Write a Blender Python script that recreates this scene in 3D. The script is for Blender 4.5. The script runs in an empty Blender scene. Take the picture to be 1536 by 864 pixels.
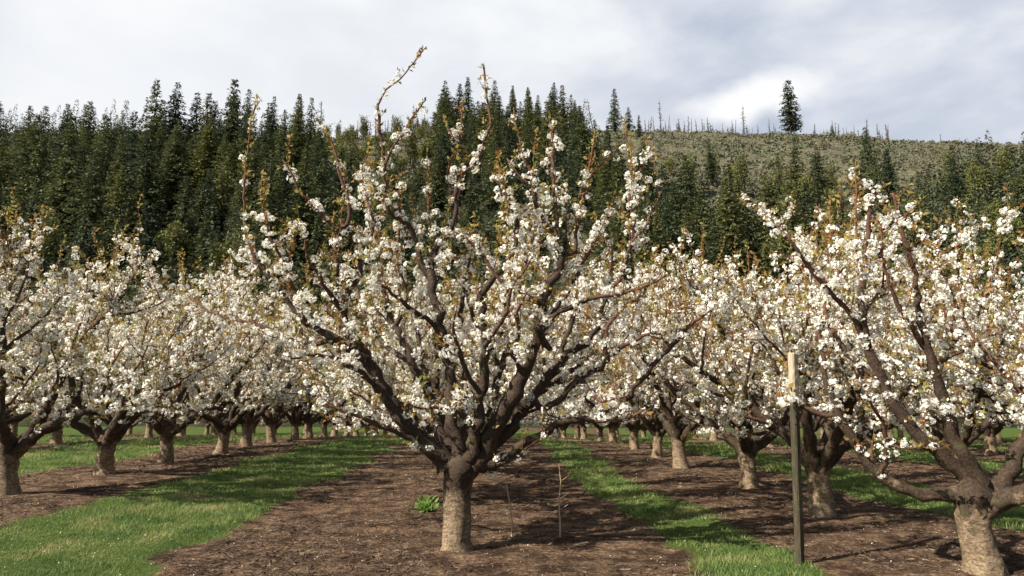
import bpy, math, random
import numpy as np
from mathutils import Vector

R = math.radians
rng = np.random.default_rng(7)
random.seed(7)
C = bpy.context.scene
COL = C.collection

# ------------------------------------------------------------------ camera
TH = R(9.54)                       # the camera looks a little upwards
CAM_H = 1.6
cam_d = bpy.data.cameras.new('camera')
cam = bpy.data.objects.new('camera', cam_d)
COL.objects.link(cam)
cam.location = (0, 0, CAM_H)
cam.rotation_euler = (R(90) + TH, 0, 0)
cam_d.sensor_width = 36
cam_d.lens = 36 * 1000 / 1536
cam_d.clip_end = 3000
C.camera = cam

# ------------------------------------------------------------------ light
SUN_EL, SUN_BACK = R(41), R(30)    # height of the sun; how far it stands on the camera's side of due left
sv = Vector((-math.cos(SUN_EL) * math.cos(SUN_BACK), -math.cos(SUN_EL) * math.sin(SUN_BACK), math.sin(SUN_EL)))
sun_d = bpy.data.lights.new('sun', 'SUN')
sun_d.energy = 5.0
sun_d.angle = R(0.5)
sun_d.color = (1.0, 0.925, 0.80)
sun = bpy.data.objects.new('sun', sun_d)
COL.objects.link(sun)
sun.location = (-30, -10, 40)
sun.rotation_euler = (-sv).to_track_quat('-Z', 'Y').to_euler()

W = bpy.data.worlds.new('World')
C.world = W
W.use_nodes = True
nt = W.node_tree
nt.nodes.clear()
N = nt.nodes.new
L = nt.links.new
out = N('ShaderNodeOutputWorld')
bg = N('ShaderNodeBackground')
bg.inputs['Strength'].default_value = 0.05
sky = N('ShaderNodeTexSky')
sky.sky_type = 'NISHITA'
sky.sun_disc = False
sky.sun_elevation = SUN_EL
sky.sun_rotation = math.atan2(sv.x, sv.y)
tc = N('ShaderNodeTexCoord')
mp = N('ShaderNodeMapping')
mp.inputs['Scale'].default_value = (1.0, 1.0, 2.3)
mp.inputs['Rotation'].default_value = (0, R(-14), 0)
L(tc.outputs['Generated'], mp.inputs['Vector'])
n1 = N('ShaderNodeTexNoise')
n1.inputs['Scale'].default_value = 4.2
n1.inputs['Detail'].default_value = 6
n1.inputs['Roughness'].default_value = 0.5
n1.inputs['Distortion'].default_value = 0.25
L(mp.outputs['Vector'], n1.inputs['Vector'])
ramp = N('ShaderNodeValToRGB')         # shaded cloud to bright cloud
cr = ramp.color_ramp
cr.elements[0].position = 0.36
cr.elements[0].color = (5.0, 5.7, 7.0, 1)
cr.elements[1].position = 0.66
cr.elements[1].color = (9.4, 9.7, 10.0, 1)
e = cr.elements.new(0.5)
e.color = (6.9, 7.4, 8.4, 1)
L(n1.outputs['Fac'], ramp.inputs['Fac'])
# two bright breaks in the cloud: high on the left, and low on the right over the ridge
def glow(direction, lo, hi):
    d = N('ShaderNodeVectorMath')
    d.operation = 'DOT_PRODUCT'
    nrm = N('ShaderNodeVectorMath')
    nrm.operation = 'NORMALIZE'
    L(tc.outputs['Generated'], nrm.inputs[0])
    L(nrm.outputs[0], d.inputs[0])
    d.inputs[1].default_value = Vector(direction).normalized()
    m = N('ShaderNodeMapRange')
    m.inputs['From Min'].default_value = lo
    m.inputs['From Max'].default_value = hi
    m.interpolation_type = 'SMOOTHSTEP'
    L(d.outputs['Value'], m.inputs['Value'])
    return m.outputs['Result']
def skydir(px, py):
    cx, cy = (px - 768) / 1000, (432 - py) / 1000
    return (cx, math.cos(TH) - math.sin(TH) * cy, math.sin(TH) + math.cos(TH) * cy)
def math_node(op, a, b):
    m = N('ShaderNodeMath')
    m.operation = op
    for i, v in enumerate((a, b)):
        if isinstance(v, (int, float)):
            m.inputs[i].default_value = v
        else:
            L(v, m.inputs[i])
    return m.outputs[0]
n2 = N('ShaderNodeTexNoise')
n2.inputs['Scale'].default_value = 9
n2.inputs['Detail'].default_value = 5
L(mp.outputs['Vector'], n2.inputs['Vector'])
g1 = glow(skydir(100, 60), 0.60, 1.0)
c2 = Vector(skydir(1125, 152)).normalized()      # the low bright break is long and flat
nr2 = N('ShaderNodeVectorMath'); nr2.operation = 'NORMALIZE'
L(tc.outputs['Generated'], nr2.inputs[0])
sb2 = N('ShaderNodeVectorMath'); sb2.operation = 'SUBTRACT'
L(nr2.outputs[0], sb2.inputs[0]); sb2.inputs[1].default_value = c2
wv2 = N('ShaderNodeVectorMath'); wv2.operation = 'SCALE'; wv2.inputs['Scale'].default_value = 0.06
n3 = N('ShaderNodeTexNoise'); n3.inputs['Scale'].default_value = 14; n3.inputs['Detail'].default_value = 4
L(nr2.outputs[0], n3.inputs['Vector'])
L(n3.outputs['Color'], wv2.inputs[0])
ad2 = N('ShaderNodeVectorMath'); ad2.operation = 'ADD'
L(sb2.outputs[0], ad2.inputs[0]); L(wv2.outputs[0], ad2.inputs[1])
ad3 = N('ShaderNodeVectorMath'); ad3.operation = 'SUBTRACT'
L(ad2.outputs[0], ad3.inputs[0]); ad3.inputs[1].default_value = (.03, .03, .03)
mp2 = N('ShaderNodeMapping'); mp2.vector_type = 'POINT'
mp2.inputs['Rotation'].default_value = (0, R(9), 0)
mp2.inputs['Scale'].default_value = (1 / .105, 1 / .2, 1 / .032)
L(ad3.outputs[0], mp2.inputs['Vector'])
ln2 = N('ShaderNodeVectorMath'); ln2.operation = 'LENGTH'
L(mp2.outputs[0], ln2.inputs[0])
g2m = N('ShaderNodeMapRange'); g2m.interpolation_type = 'SMOOTHSTEP'
g2m.inputs['From Min'].default_value = 1.25; g2m.inputs['From Max'].default_value = 0.35
L(ln2.outputs['Value'], g2m.inputs['Value'])
g2 = g2m.outputs['Result']
n2c = N('ShaderNodeMapRange')
n2c.inputs['From Min'].default_value = 0.40
n2c.inputs['From Max'].default_value = 0.56
L(n2.outputs['Fac'], n2c.inputs['Value'])
g2n = math_node('MULTIPLY', g2, math_node('ADD', math_node('MULTIPLY', n2c.outputs['Result'], 0.4), 0.6))
gsum = math_node('MAXIMUM', math_node('MULTIPLY', g1, 0.68), g2n)
mixb = N('ShaderNodeMixRGB')
L(gsum, mixb.inputs['Fac'])
L(ramp.outputs['Color'], mixb.inputs['Color1'])
mixb.inputs['Color2'].default_value = (10.6, 10.7, 10.8, 1)
# the cloud bank stands over the ridge in the north; the rest of the sky is open
cover = glow((0.1, 1, 0.55), 0.50, 0.80)
mixs = N('ShaderNodeMixRGB')
L(cover, mixs.inputs['Fac'])
L(sky.outputs['Color'], mixs.inputs['Color1'])
L(mixb.outputs['Color'], mixs.inputs['Color2'])
L(mixs.outputs['Color'], bg.inputs['Color'])
L(bg.outputs[0], out.inputs['Surface'])

C.view_settings.view_transform = 'Standard'
C.view_settings.look = 'None'
C.view_settings.gamma = 1
C.view_settings.exposure = 0.92
C.view_settings.use_curve_mapping = False
C.render.engine = 'CYCLES'
C.cycles.max_bounces = 6
C.cycles.diffuse_bounces = 3
C.cycles.transmission_bounces = 3

# ------------------------------------------------------------------ helpers
def vnoise(x, y, seed=0):
    x = np.asarray(x, float); y = np.asarray(y, float)
    xi = np.floor(x).astype(np.int64); yi = np.floor(y).astype(np.int64)
    xf = x - xi; yf = y - yi
    u = xf * xf * (3 - 2 * xf); v = yf * yf * (3 - 2 * yf)
    def h(a, b):
        n = (a * 374761393 + b * 668265263 + seed * 974711) & 0x7fffffff
        n = ((n ^ (n >> 13)) * 1274126177) & 0x7fffffff
        return ((n ^ (n >> 16)) & 0xffff) / 65535.0
    return (h(xi, yi) * (1 - u) + h(xi + 1, yi) * u) * (1 - v) + (h(xi, yi + 1) * (1 - u) + h(xi + 1, yi + 1) * u) * v

def fbm(x, y, seed=0, o=4):
    s = 0; a = 0.5; f = 1.0
    for i in range(o):
        s = s + a * vnoise(x * f, y * f, seed + i * 17); a *= 0.5; f *= 2.03
    return s / (1 - 0.5 ** o)

def sstep(a, b, x):
    t = np.clip((np.asarray(x, float) - a) / (b - a), 0, 1)
    return t * t * (3 - 2 * t)

def ROW(x, y):
    return x + 0.033 * y            # constant along an orchard row

HILL_Y = 74.0
def H(x, y):
    x = np.asarray(x, float); y = np.asarray(y, float)
    u = ROW(x, y)
    d = np.clip(y - 20, 0, 26)
    near = 0.14 * sstep(-2, -7, u) - 0.0016 * d * d - 0.012 * np.clip(y - 46, 0, 40)
    near = near + (fbm(x * 0.35, y * 0.35, 3, 3) - 0.5) * 0.10 * (np.abs(x) < 60)
    h = np.clip(y - HILL_Y, 0, None)
    crest = 150 + 5 * np.sin(x * 0.013 + 1) + (fbm(x * .03, y * 0 + 3, 8, 3) - .5) * 9 - 0.012 * np.clip(x - 60, 0, 999)
    s = 0.553 * h
    k = 10.0
    hill = -k * np.log(np.exp(-np.clip(s, 0, 400) / k) + np.exp(-crest / k))   # soft minimum: the slope rounds off into the crest
    hill = hill - 0.15 * np.clip(y - 380, 0, None)
    und = (fbm(x * 0.02, y * 0.02, 5, 4) - 0.5) * 14 * sstep(0, 40, h)
    return near + hill + und

def ray(px, py):
    cx, cy = (px - 768) / 1000, (432 - py) / 1000
    return np.array((cx, math.cos(TH) - math.sin(TH) * cy, math.sin(TH) + math.cos(TH) * cy))

def unproj(px, py, Y):
    r = ray(px, py)
    r = r * (Y / r[1])
    return np.array((r[0], Y, CAM_H + r[2]))

def ground_hit(px, py, t0=3.0, t1=600):
    r = ray(px, py)
    t = t0
    while t < t1:
        p = r * t
        if CAM_H + p[2] < H(p[0], p[1]):
            return np.array((p[0], p[1], float(H(p[0], p[1]))))
        t += max(0.02, t * 0.004)
    return None

def build_mesh(name, verts, faces, mats, attrs=None, mat_index=None, smooth=False):
    """faces: list of int arrays (n, k)."""
    me = bpy.data.meshes.new(name)
    verts = np.ascontiguousarray(verts, dtype=np.float32)
    me.vertices.add(len(verts))
    me.vertices.foreach_set('co', verts.ravel())
    faces = [np.asarray(f, dtype=np.int32) for f in faces if len(f)]
    loops = np.concatenate([f.ravel() for f in faces])
    sizes = np.concatenate([np.full(len(f), f.shape[1], np.int32) for f in faces])
    starts = np.concatenate(([0], np.cumsum(sizes)[:-1])).astype(np.int32)
    me.loops.add(len(loops))
    me.loops.foreach_set('vertex_index', loops)
    me.polygons.add(len(sizes))
    me.polygons.foreach_set('loop_start', starts)
    me.polygons.foreach_set('loop_total', sizes)
    if smooth:
        me.polygons.foreach_set('use_smooth', np.ones(len(sizes), bool))
    if mat_index is not None:
        me.polygons.foreach_set('material_index', np.asarray(mat_index, np.int32))
    for m in (mats if isinstance(mats, (list, tuple)) else [mats]):
        me.materials.append(m)
    for k, v in (attrs or {}).items():
        a = me.attributes.new(k, 'FLOAT', 'POINT')
        a.data.foreach_set('value', np.ascontiguousarray(v, np.float32))
    me.update(calc_edges=True)
    return me

def link(name, me, parent=None):
    o = bpy.data.objects.new(name, me)
    COL.objects.link(o)
    if parent:
        o.parent = parent
    return o

def tag(o, label=None, cat=None, group=None, kind=None):
    if label: o['label'] = label
    if cat: o['category'] = cat
    if group: o['group'] = group
    if kind: o['kind'] = kind
    return o

def empty(name, loc, rz=0, scale=1):
    o = bpy.data.objects.new(name, None)
    o.empty_display_size = 0.2
    COL.objects.link(o)
    o.location = [float(v) for v in loc]
    o.rotation_euler = (0, 0, rz)
    o.scale = (scale,) * 3
    return o

def dup(root, loc, rz, scale, label, group=None):
    r = root.copy()
    COL.objects.link(r)
    r.location = [float(v) for v in loc]
    r.rotation_euler = (0, 0, rz)
    r.scale = (scale if isinstance(scale, tuple) else (scale,) * 3)
    r['label'] = label
    if group: r['group'] = group
    for ch in root.children:
        c = ch.copy()
        COL.objects.link(c)
        c.parent = r
    return r

def norm(v):
    return v / np.maximum(np.linalg.norm(v, axis=-1, keepdims=True), 1e-9)

def tube(pts, rad, sides):
    pts = np.asarray(pts, float); rad = np.asarray(rad, float)
    n = len(pts)
    t = norm(np.gradient(pts, axis=0))
    m = norm(pts[-1] - pts[0])
    ref = np.array((0.31, 0.92, 0.12)) if abs(m[1]) < 0.8 else np.array((0.95, 0.1, 0.2))
    a = norm(np.cross(t, ref)); b = np.cross(t, a)
    ang = np.linspace(0, 2 * math.pi, sides, endpoint=False)
    v = pts[:, None, :] + rad[:, None, None] * (np.cos(ang)[None, :, None] * a[:, None, :] + np.sin(ang)[None, :, None] * b[:, None, :])
    v = v.reshape(-1, 3)
    i = np.arange(n - 1)[:, None] * sides
    j = np.arange(sides)[None, :]; j2 = (j + 1) % sides
    f = np.stack((i + j, i + j2, i + sides + j2, i + sides + j), -1).reshape(-1, 4)
    cap = np.concatenate((v, pts[-1:] + t[-1:] * rad[-1]))
    k = (n - 1) * sides
    tri = np.stack((k + np.arange(sides), k + (np.arange(sides) + 1) % sides, np.full(sides, n * sides)), -1)
    return cap, f, tri

class Bark:
    def __init__(self):
        self.v = []; self.q = []; self.t = []; self.y = []; self.n = 0
    def add(self, pts, rad, sides=None, rough=0.0):
        rmax = float(np.max(rad))
        if sides is None:
            sides = 10 if rmax > .06 else 7 if rmax > .025 else 5 if rmax > .010 else 4
        v, q, t = tube(pts, rad, sides)
        r_ = np.concatenate((np.repeat(rad, sides), [rad[-1]]))
        if rough:
            v = v + rough * r_[:, None] * (rng.random(v.shape) - 0.5)
        self.v.append(v); self.q.append(q + self.n); self.t.append(t + self.n)
        self.y.append(np.clip((0.030 - r_) / 0.022, 0, 1))
        self.n += len(v)
    def mesh(self, name, mat):
        return build_mesh(name, np.concatenate(self.v), [np.concatenate(self.q), np.concatenate(self.t)], mat,
                          {'young': np.concatenate(self.y)}, smooth=True)

def scatter(tv, tf, pos, nrm, scl, jit=0.0):
    """copies of a small template with its z axis along nrm -> verts, faces"""
    n = len(pos)
    nrm = norm(nrm)
    h = norm(rng.normal(size=(n, 3)))
    a = norm(np.cross(nrm, h)); b = np.cross(nrm, a)
    M = np.stack((a, b, nrm), 1)                      # n,3(axes),3
    T = np.broadcast_to(tv, (n,) + tv.shape)
    if jit:
        T = T + jit * (rng.random(T.shape) - 0.5)
    v = np.einsum('nki,nij->nkj', T, M) * np.asarray(scl)[:, None, None] + pos[:, None, :]
    off = (np.arange(n) * len(tv))[:, None, None]
    return v.reshape(-1, 3), [(tf_[None] + off).reshape(-1, tf_.shape[1]) for tf_ in tf]

# ------------------------------------------------------------------ materials
def new_mat(name):
    m = bpy.data.materials.new(name)
    m.use_nodes = True
    t = m.node_tree
    t.nodes.clear()
    o = t.nodes.new('ShaderNodeOutputMaterial')
    return m, t, o

def noise_node(t, scale, detail=5, rough=0.55, coord='Object', dist=0.0, mapscale=None):
    tcn = t.nodes.new('ShaderNodeTexCoord')
    n = t.nodes.new('ShaderNodeTexNoise')
    n.inputs['Scale'].default_value = scale
    n.inputs['Detail'].default_value = detail
    n.inputs['Roughness'].default_value = rough
    n.inputs['Distortion'].default_value = dist
    src = tcn.outputs[coord]
    if mapscale:
        mpn = t.nodes.new('ShaderNodeMapping')
        mpn.inputs['Scale'].default_value = mapscale
        t.links.new(src, mpn.inputs['Vector'])
        src = mpn.outputs['Vector']
    t.links.new(src, n.inputs['Vector'])
    return n.outputs['Fac']

def ramp_node(t, fac, stops):
    r = t.nodes.new('ShaderNodeValToRGB')
    els = r.color_ramp.elements
    els[0].position, els[0].color = stops[0][0], (*stops[0][1], 1)
    els[1].position, els[1].color = stops[-1][0], (*stops[-1][1], 1)
    for p, c in stops[1:-1]:
        e_ = els.new(p); e_.color = (*c, 1)
    t.links.new(fac, r.inputs['Fac'])
    return r.outputs['Color']

def mix(t, fac, a, b, mode='MIX'):
    m = t.nodes.new('ShaderNodeMixRGB')
    m.blend_type = mode
    for s, v in (('Fac', fac), ('Color1', a), ('Color2', b)):
        if isinstance(v, (int, float)): m.inputs[s].default_value = v
        elif isinstance(v, tuple): m.inputs[s].default_value = (*v, 1) if len(v) == 3 else v
        else: t.links.new(v, m.inputs[s])
    return m.outputs['Color']

def maprange(t, v, a, b, c=0, d=1):
    m = t.nodes.new('ShaderNodeMapRange')
    m.inputs['From Min'].default_value = a; m.inputs['From Max'].default_value = b
    m.inputs['To Min'].default_value = c; m.inputs['To Max'].default_value = d
    t.links.new(v, m.inputs['Value'])
    return m.outputs['Result']

def attr(t, name):
    a = t.nodes.new('ShaderNodeAttribute')
    a.attribute_name = name
    return a.outputs['Fac']

def principled(t, o, col, rough=0.8, bump=None, bump_s=0.3, bump_d=0.02, spec=0.3):
    p = t.nodes.new('ShaderNodeBsdfPrincipled')
    if isinstance(col, tuple): p.inputs['Base Color'].default_value = (*col, 1)
    else: t.links.new(col, p.inputs['Base Color'])
    p.inputs['Roughness'].default_value = rough
    p.inputs['Specular IOR Level'].default_value = spec
    if bump is not None:
        b = t.nodes.new('ShaderNodeBump')
        b.inputs['Strength'].default_value = bump_s
        b.inputs['Distance'].default_value = bump_d
        t.links.new(bump, b.inputs['Height'])
        t.links.new(b.outputs['Normal'], p.inputs['Normal'])
    t.links.new(p.outputs[0], o.inputs['Surface'])
    return p

def bark_material():
    m, t, o = new_mat('cherry_bark')
    geo = t.nodes.new('ShaderNodeTexCoord')
    sep = t.nodes.new('ShaderNodeSeparateXYZ')
    t.links.new(geo.outputs['Object'], sep.inputs[0])
    big = noise_node(t, 5, 5, 0.6)
    fine = noise_node(t, 42, 6, 0.7)
    rings = noise_node(t, 7, 6, 0.68, dist=0.8, mapscale=(1.8, 1.8, 4.6))
    old = ramp_node(t, fine, [(0.28, (0.016, 0.010, 0.007)), (0.52, (0.052, 0.033, 0.022)), (0.75, (0.13, 0.088, 0.056))])
    lichen = maprange(t, big, 0.56, 0.68)
    old = mix(t, lichen, old, (0.070, 0.066, 0.028))
    # the lower trunk below the fork is paler, with rings of lenticels
    pale = ramp_node(t, rings, [(0.28, (0.07, 0.048, 0.031)), (0.46, (0.23, 0.165, 0.102)), (0.68, (0.43, 0.33, 0.215))])
    pale = mix(t, maprange(t, fine, 0.35, 0.6), mix(t, 1.0, pale, (0.38, 0.35, 0.33), 'MULTIPLY'), pale)
    zz = t.nodes.new('ShaderNodeMath'); zz.operation = 'ADD'
    jit = maprange(t, big, 0.3, 0.7, -0.32, 0.32)
    t.links.new(sep.outputs['Z'], zz.inputs[0]); t.links.new(jit, zz.inputs[1])
    low = maprange(t, zz.outputs[0], 0.70, 0.42)
    col = mix(t, low, old, pale)
    young = attr(t, 'young')
    yc = ramp_node(t, fine, [(0.3, (0.085, 0.034, 0.024)), (0.6, (0.21, 0.088, 0.055)), (0.8, (0.30, 0.17, 0.12))])
    col = mix(t, young, col, yc)
    principled(t, o, col, 0.75, fine, 0.75, 0.02, 0.25)
    return m

def thin_material(name, stops, trans=0.35, scale=9, rnd=None, rough=0.6):
    """petals, leaves, needles, blades: diffuse with light coming through"""
    m, t, o = new_mat(name)
    col = ramp_node(t, noise_node(t, scale, 3, 0.6), stops)
    if rnd:
        oi = t.nodes.new('ShaderNodeObjectInfo')
        col = mix(t, maprange(t, oi.outputs['Random'], 0, 1), mix(t, 1.0, col, rnd[0], 'MULTIPLY'), mix(t, 1.0, col, rnd[1], 'MULTIPLY'))
    d = t.nodes.new('ShaderNodeBsdfPrincipled')
    d.inputs['Roughness'].default_value = rough
    d.inputs['Specular IOR Level'].default_value = 0.2
    t.links.new(col, d.inputs['Base Color'])
    tr = t.nodes.new('ShaderNodeBsdfTranslucent')
    t.links.new(col, tr.inputs['Color'])
    ms = t.nodes.new('ShaderNodeMixShader')
    ms.inputs['Fac'].default_value = trans
    t.links.new(d.outputs[0], ms.inputs[1]); t.links.new(tr.outputs[0], ms.inputs[2])
    t.links.new(ms.outputs[0], o.inputs['Surface'])
    return m

M_BARK = bark_material()
M_PETAL = thin_material('petal', [(0.3, (0.91, 0.87, 0.76)), (0.5, (0.94, 0.92, 0.84)), (0.7, (0.93, 0.92, 0.87))], 0.38, 14)
M_LEAF = thin_material('young_leaf', [(0.28, (0.30, 0.135, 0.045)), (0.44, (0.37, 0.235, 0.075)), (0.58, (0.34, 0.30, 0.085)), (0.74, (0.24, 0.29, 0.075))], 0.45, 3.5)
M_GRASS = thin_material('grass_blade', [(0.30, (0.080, 0.145, 0.040)), (0.47, (0.160, 0.230, 0.068)), (0.58, (0.26, 0.30, 0.105)), (0.69, (0.42, 0.37, 0.19))], 0.4, 1.3)
M_WEED = thin_material('weed_leaf', [(0.3, (0.10, 0.20, 0.03)), (0.7, (0.22, 0.33, 0.08))], 0.35, 20)
M_FIR = thin_material('fir_needles', [(0.3, (0.042, 0.058, 0.030)), (0.5, (0.074, 0.092, 0.044)), (0.72, (0.125, 0.135, 0.064))], 0.2, 0.4, ((0.65, 0.78, 0.95), (1.8, 1.55, 1.05)))
M_FIRWOOD = thin_material('fir_wood_needles', [(0.32, (0.030, 0.044, 0.026)), (0.47, (0.062, 0.080, 0.040)), (0.60, (0.115, 0.122, 0.058)), (0.72, (0.085, 0.100, 0.052))], 0.2, 0.11)
M_OLIVE = thin_material('mossy_twigs', [(0.3, (0.10, 0.10, 0.035)), (0.55, (0.16, 0.16, 0.05)), (0.75, (0.15, 0.19, 0.05))], 0.2, 0.6, ((0.7, 0.7, 0.75), (1.2, 1.25, 1.0)))
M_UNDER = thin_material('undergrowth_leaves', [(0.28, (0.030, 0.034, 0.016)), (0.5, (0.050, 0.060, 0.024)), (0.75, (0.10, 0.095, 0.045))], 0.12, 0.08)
M_SCRUB = thin_material('hillside_scrub', [(0.28, (0.085, 0.068, 0.050)), (0.44, (0.145, 0.130, 0.085)), (0.58, (0.115, 0.140, 0.075)), (0.72, (0.20, 0.19, 0.14))], 0.15, 0.09)

def simple(name, stops, scale, rough=0.85, bump=0.4, bd=0.02, mapscale=None, spec=0.25):
    m, t, o = new_mat(name)
    f = noise_node(t, scale, 6, 0.65, mapscale=mapscale)
    principled(t, o, ramp_node(t, f, stops), rough, f, bump, bd, spec)
    return m

M_FIRBARK = simple('fir_bark', [(0.3, (0.05, 0.035, 0.026)), (0.7, (0.15, 0.12, 0.095))], 2)
M_SNAG = simple('grey_dead_wood', [(0.3, (0.055, 0.046, 0.042)), (0.7, (0.15, 0.13, 0.115))], 2)
M_MULCH = simple('mulch_chips', [(0.25, (0.018, 0.012, 0.009)), (0.45, (0.056, 0.035, 0.023)), (0.58, (0.125, 0.082, 0.054)), (0.72, (0.40, 0.31, 0.22))], 9, 0.9, 0.2)
M_STALK = simple('dry_stalk', [(0.3, (0.40, 0.29, 0.17)), (0.7, (0.60, 0.46, 0.31))], 30)

def ground_material():
    m, t, o = new_mat('orchard_soil')
    fine = noise_node(t, 22, 8, 0.72)
    mid = noise_node(t, 2.6, 6, 0.65)
    streak = noise_node(t, 5, 6, 0.7, mapscale=(1.0, 3.2, 1))
    soil = ramp_node(t, fine, [(0.28, (0.024, 0.014, 0.009)), (0.45, (0.074, 0.045, 0.027)), (0.58, (0.15, 0.098, 0.059)), (0.75, (0.34, 0.24, 0.15))])
    soil = mix(t, maprange(t, mid, 0.42, 0.60), mix(t, 1.0, soil, (.46, .43, .43), 'MULTIPLY'), mix(t, 1.0, soil, (1.8, 1.84, 1.9), 'MULTIPLY'))
    soil = mix(t, maprange(t, streak, 0.53, 0.63), soil, (0.045, 0.027, 0.021))
    green = ramp_node(t, fine, [(0.3, (0.035, 0.060, 0.014)), (0.6, (0.085, 0.125, 0.026)), (0.75, (0.13, 0.14, 0.05))])
    g = attr(t, 'grass')
    gm = t.nodes.new('ShaderNodeMath'); gm.operation = 'ADD'
    t.links.new(g, gm.inputs[0]); t.links.new(maprange(t, mid, 0.3, 0.7, -0.3, 0.3), gm.inputs[1])
    col = mix(t, maprange(t, gm.outputs[0], 0.35, 0.62), soil, green)
    principled(t, o, col, 0.95, fine, 1.0, 0.05, 0.1)
    return m
M_GROUND = ground_material()

def hill_material():
    m, t, o = new_mat('hillside_ground')
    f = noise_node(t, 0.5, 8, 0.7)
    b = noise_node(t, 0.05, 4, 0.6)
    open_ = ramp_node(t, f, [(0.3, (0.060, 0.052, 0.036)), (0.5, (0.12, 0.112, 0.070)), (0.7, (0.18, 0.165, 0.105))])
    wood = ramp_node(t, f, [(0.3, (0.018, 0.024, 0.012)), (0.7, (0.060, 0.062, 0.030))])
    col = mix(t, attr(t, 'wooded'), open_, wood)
    principled(t, o, col, 0.95, f, 1.0, 1.0, 0.1)
    return m
M_HILL = hill_material()

# ------------------------------------------------------------------ ground and hill
def grass_amount(x, y):
    u = ROW(x, y)
    e_ = (fbm(x * 0.55, y * 0.55, 11, 4) - 0.5) * 1.1
    s = 0
    for a, b, k in ((-5.8, -3.3, 1), (-13.4, -9.2, 1), (-20.6, -16.4, .9), (-28, -23.5, .9), (1.95, 3.0, 1), (6.4, 8.4, .9), (11.2, 13.6, .9), (16.5, 18.8, .9), (21.8, 24, .9), (27, 60, .7), (-80, -31, .7)):
        s = np.maximum(s, k * sstep(a - .35, a + .35, u + e_) * (1 - sstep(b - .35, b + .35, u + e_)))
    patch = sstep(0.57, 0.72, fbm(x * 0.5 + 9, y * 0.5, 23, 3)) * 0.5
    s = np.maximum(s, patch * sstep(13, 22, y) * (np.abs(u) > 3))
    s = np.maximum(s, .75 * sstep(50, 58, y) * sstep(.35, .6, fbm(x * .2, y * .3, 66, 3)))
    return s

def axis(segs):
    a = []
    for lo, hi, st in segs:
        a.append(np.arange(lo, hi - 1e-6, st))
    a.append([segs[-1][1]])
    return np.concatenate(a)

def grid_mesh(name, xs, ys, mat, attrs_f, bump=None):
    X, Y = np.meshgrid(xs, ys)
    Z = H(X, Y)
    if bump is not None: Z = Z + bump(X, Y)
    v = np.stack((X, Y, Z), -1).reshape(-1, 3)
    nx, ny = len(xs), len(ys)
    i, j = np.meshgrid(np.arange(ny - 1), np.arange(nx - 1), indexing='ij')
    k = (i * nx + j).ravel()
    f = np.stack((k, k + 1, k + nx + 1, k + nx), -1)
    return build_mesh(name, v, [f], mat, {n: fn(X, Y).ravel() for n, fn in attrs_f.items()}, smooth=True)

xs = axis([(-420, -60, 12), (-60, -24, 1.5), (-24, -10, .4), (-10, 10, .09), (10, 24, .4), (24, 60, 1.5), (60, 420, 12)])
ys = axis([(-60, -4, 4), (-4, 4, .5), (4, 15, .09), (15, 26, .2), (26, 46, .5), (46, HILL_Y, 2)])
def micro(X, Y):
    m_ = (np.abs(X) < 24) & (Y < 26) & (Y > 2)
    return ((fbm(X * 3.1, Y * 3.1, 31, 3) - .5) * 0.05 + (fbm(X * 9, Y * 9, 33, 2) - .5) * 0.025) * m_
tag(link('ground', grid_mesh('ground', xs, ys, M_GROUND, {'grass': grass_amount}, micro)), kind='structure')

def px_of(x, y, z):
    dz = z - CAM_H
    f = y * math.cos(TH) + dz * math.sin(TH)
    c = -y * math.sin(TH) + dz * math.cos(TH)
    return 768 + 1000 * x / f, 432 - 1000 * c / f

LINE_PX = (-400, 470, 492, 560, 640, 662, 868, 900, 930, 1000, 1100, 1150, 1200, 1250, 1320, 1500, 1750)
LINE_Y = (400, 400, 186, 168, 184, 400, 400, 235, 195, 178, 142, 132, 138, 150, 194, 205, 240)
def tree_limit(X, Y):
    """how far up the slope the trees stand, going by the direction seen from the orchard"""
    return np.interp(768 + 956 * X / np.maximum(Y, 1), LINE_PX, LINE_Y)

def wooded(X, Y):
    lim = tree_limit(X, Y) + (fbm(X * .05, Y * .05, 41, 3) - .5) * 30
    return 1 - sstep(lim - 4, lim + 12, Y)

hx = axis([(-420, 420, 3.5)])
hy = axis([(HILL_Y, 200, 3), (200, 380, 2.5), (380, 640, 20)])
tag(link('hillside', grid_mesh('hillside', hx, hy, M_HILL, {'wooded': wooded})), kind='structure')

# scrub on the felled slope: low bare bushes, nobody could count them
def scrub():
    n = 19000
    Y = rng.uniform(130, 372, n); X = rng.uniform(-0.62, 1.1, n) * Y
    w = wooded(X, Y)
    keep = rng.random(n) > w * 0.8
    X, Y = X[keep], Y[keep]; n = len(X)
    Z = H(X, Y)
    sz = rng.uniform(0.7, 2.6, n) * (0.5 + vnoise(X * .07, Y * .07, 77))
    k = 16
    P = np.repeat(np.stack((X, Y, Z), -1), k, 0)
    S = np.repeat(sz, k)
    d = norm(rng.normal(size=(n * k, 3)) * (1, 1, .7) + (0, 0, .6))
    P = P + d * S[:, None] * rng.uniform(.1, .8, (n * k, 1))
    tv = np.array(((-.5, 0, 0), (.5, -.1, 0), (.28, .9, .1), (-.3, .7, -.1)))
    v, f = scatter(tv, [np.array([[0, 1, 2, 3]])], P, norm(rng.normal(size=(n * k, 3))), S * rng.uniform(.18, .42, n * k), .3)
    return build_mesh('scrub', v, f, M_SCRUB)
tag(link('hillside_scrub', scrub()), 'low grey green scrub covering the felled slope below the ridge', 'scrub', kind='stuff')

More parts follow.
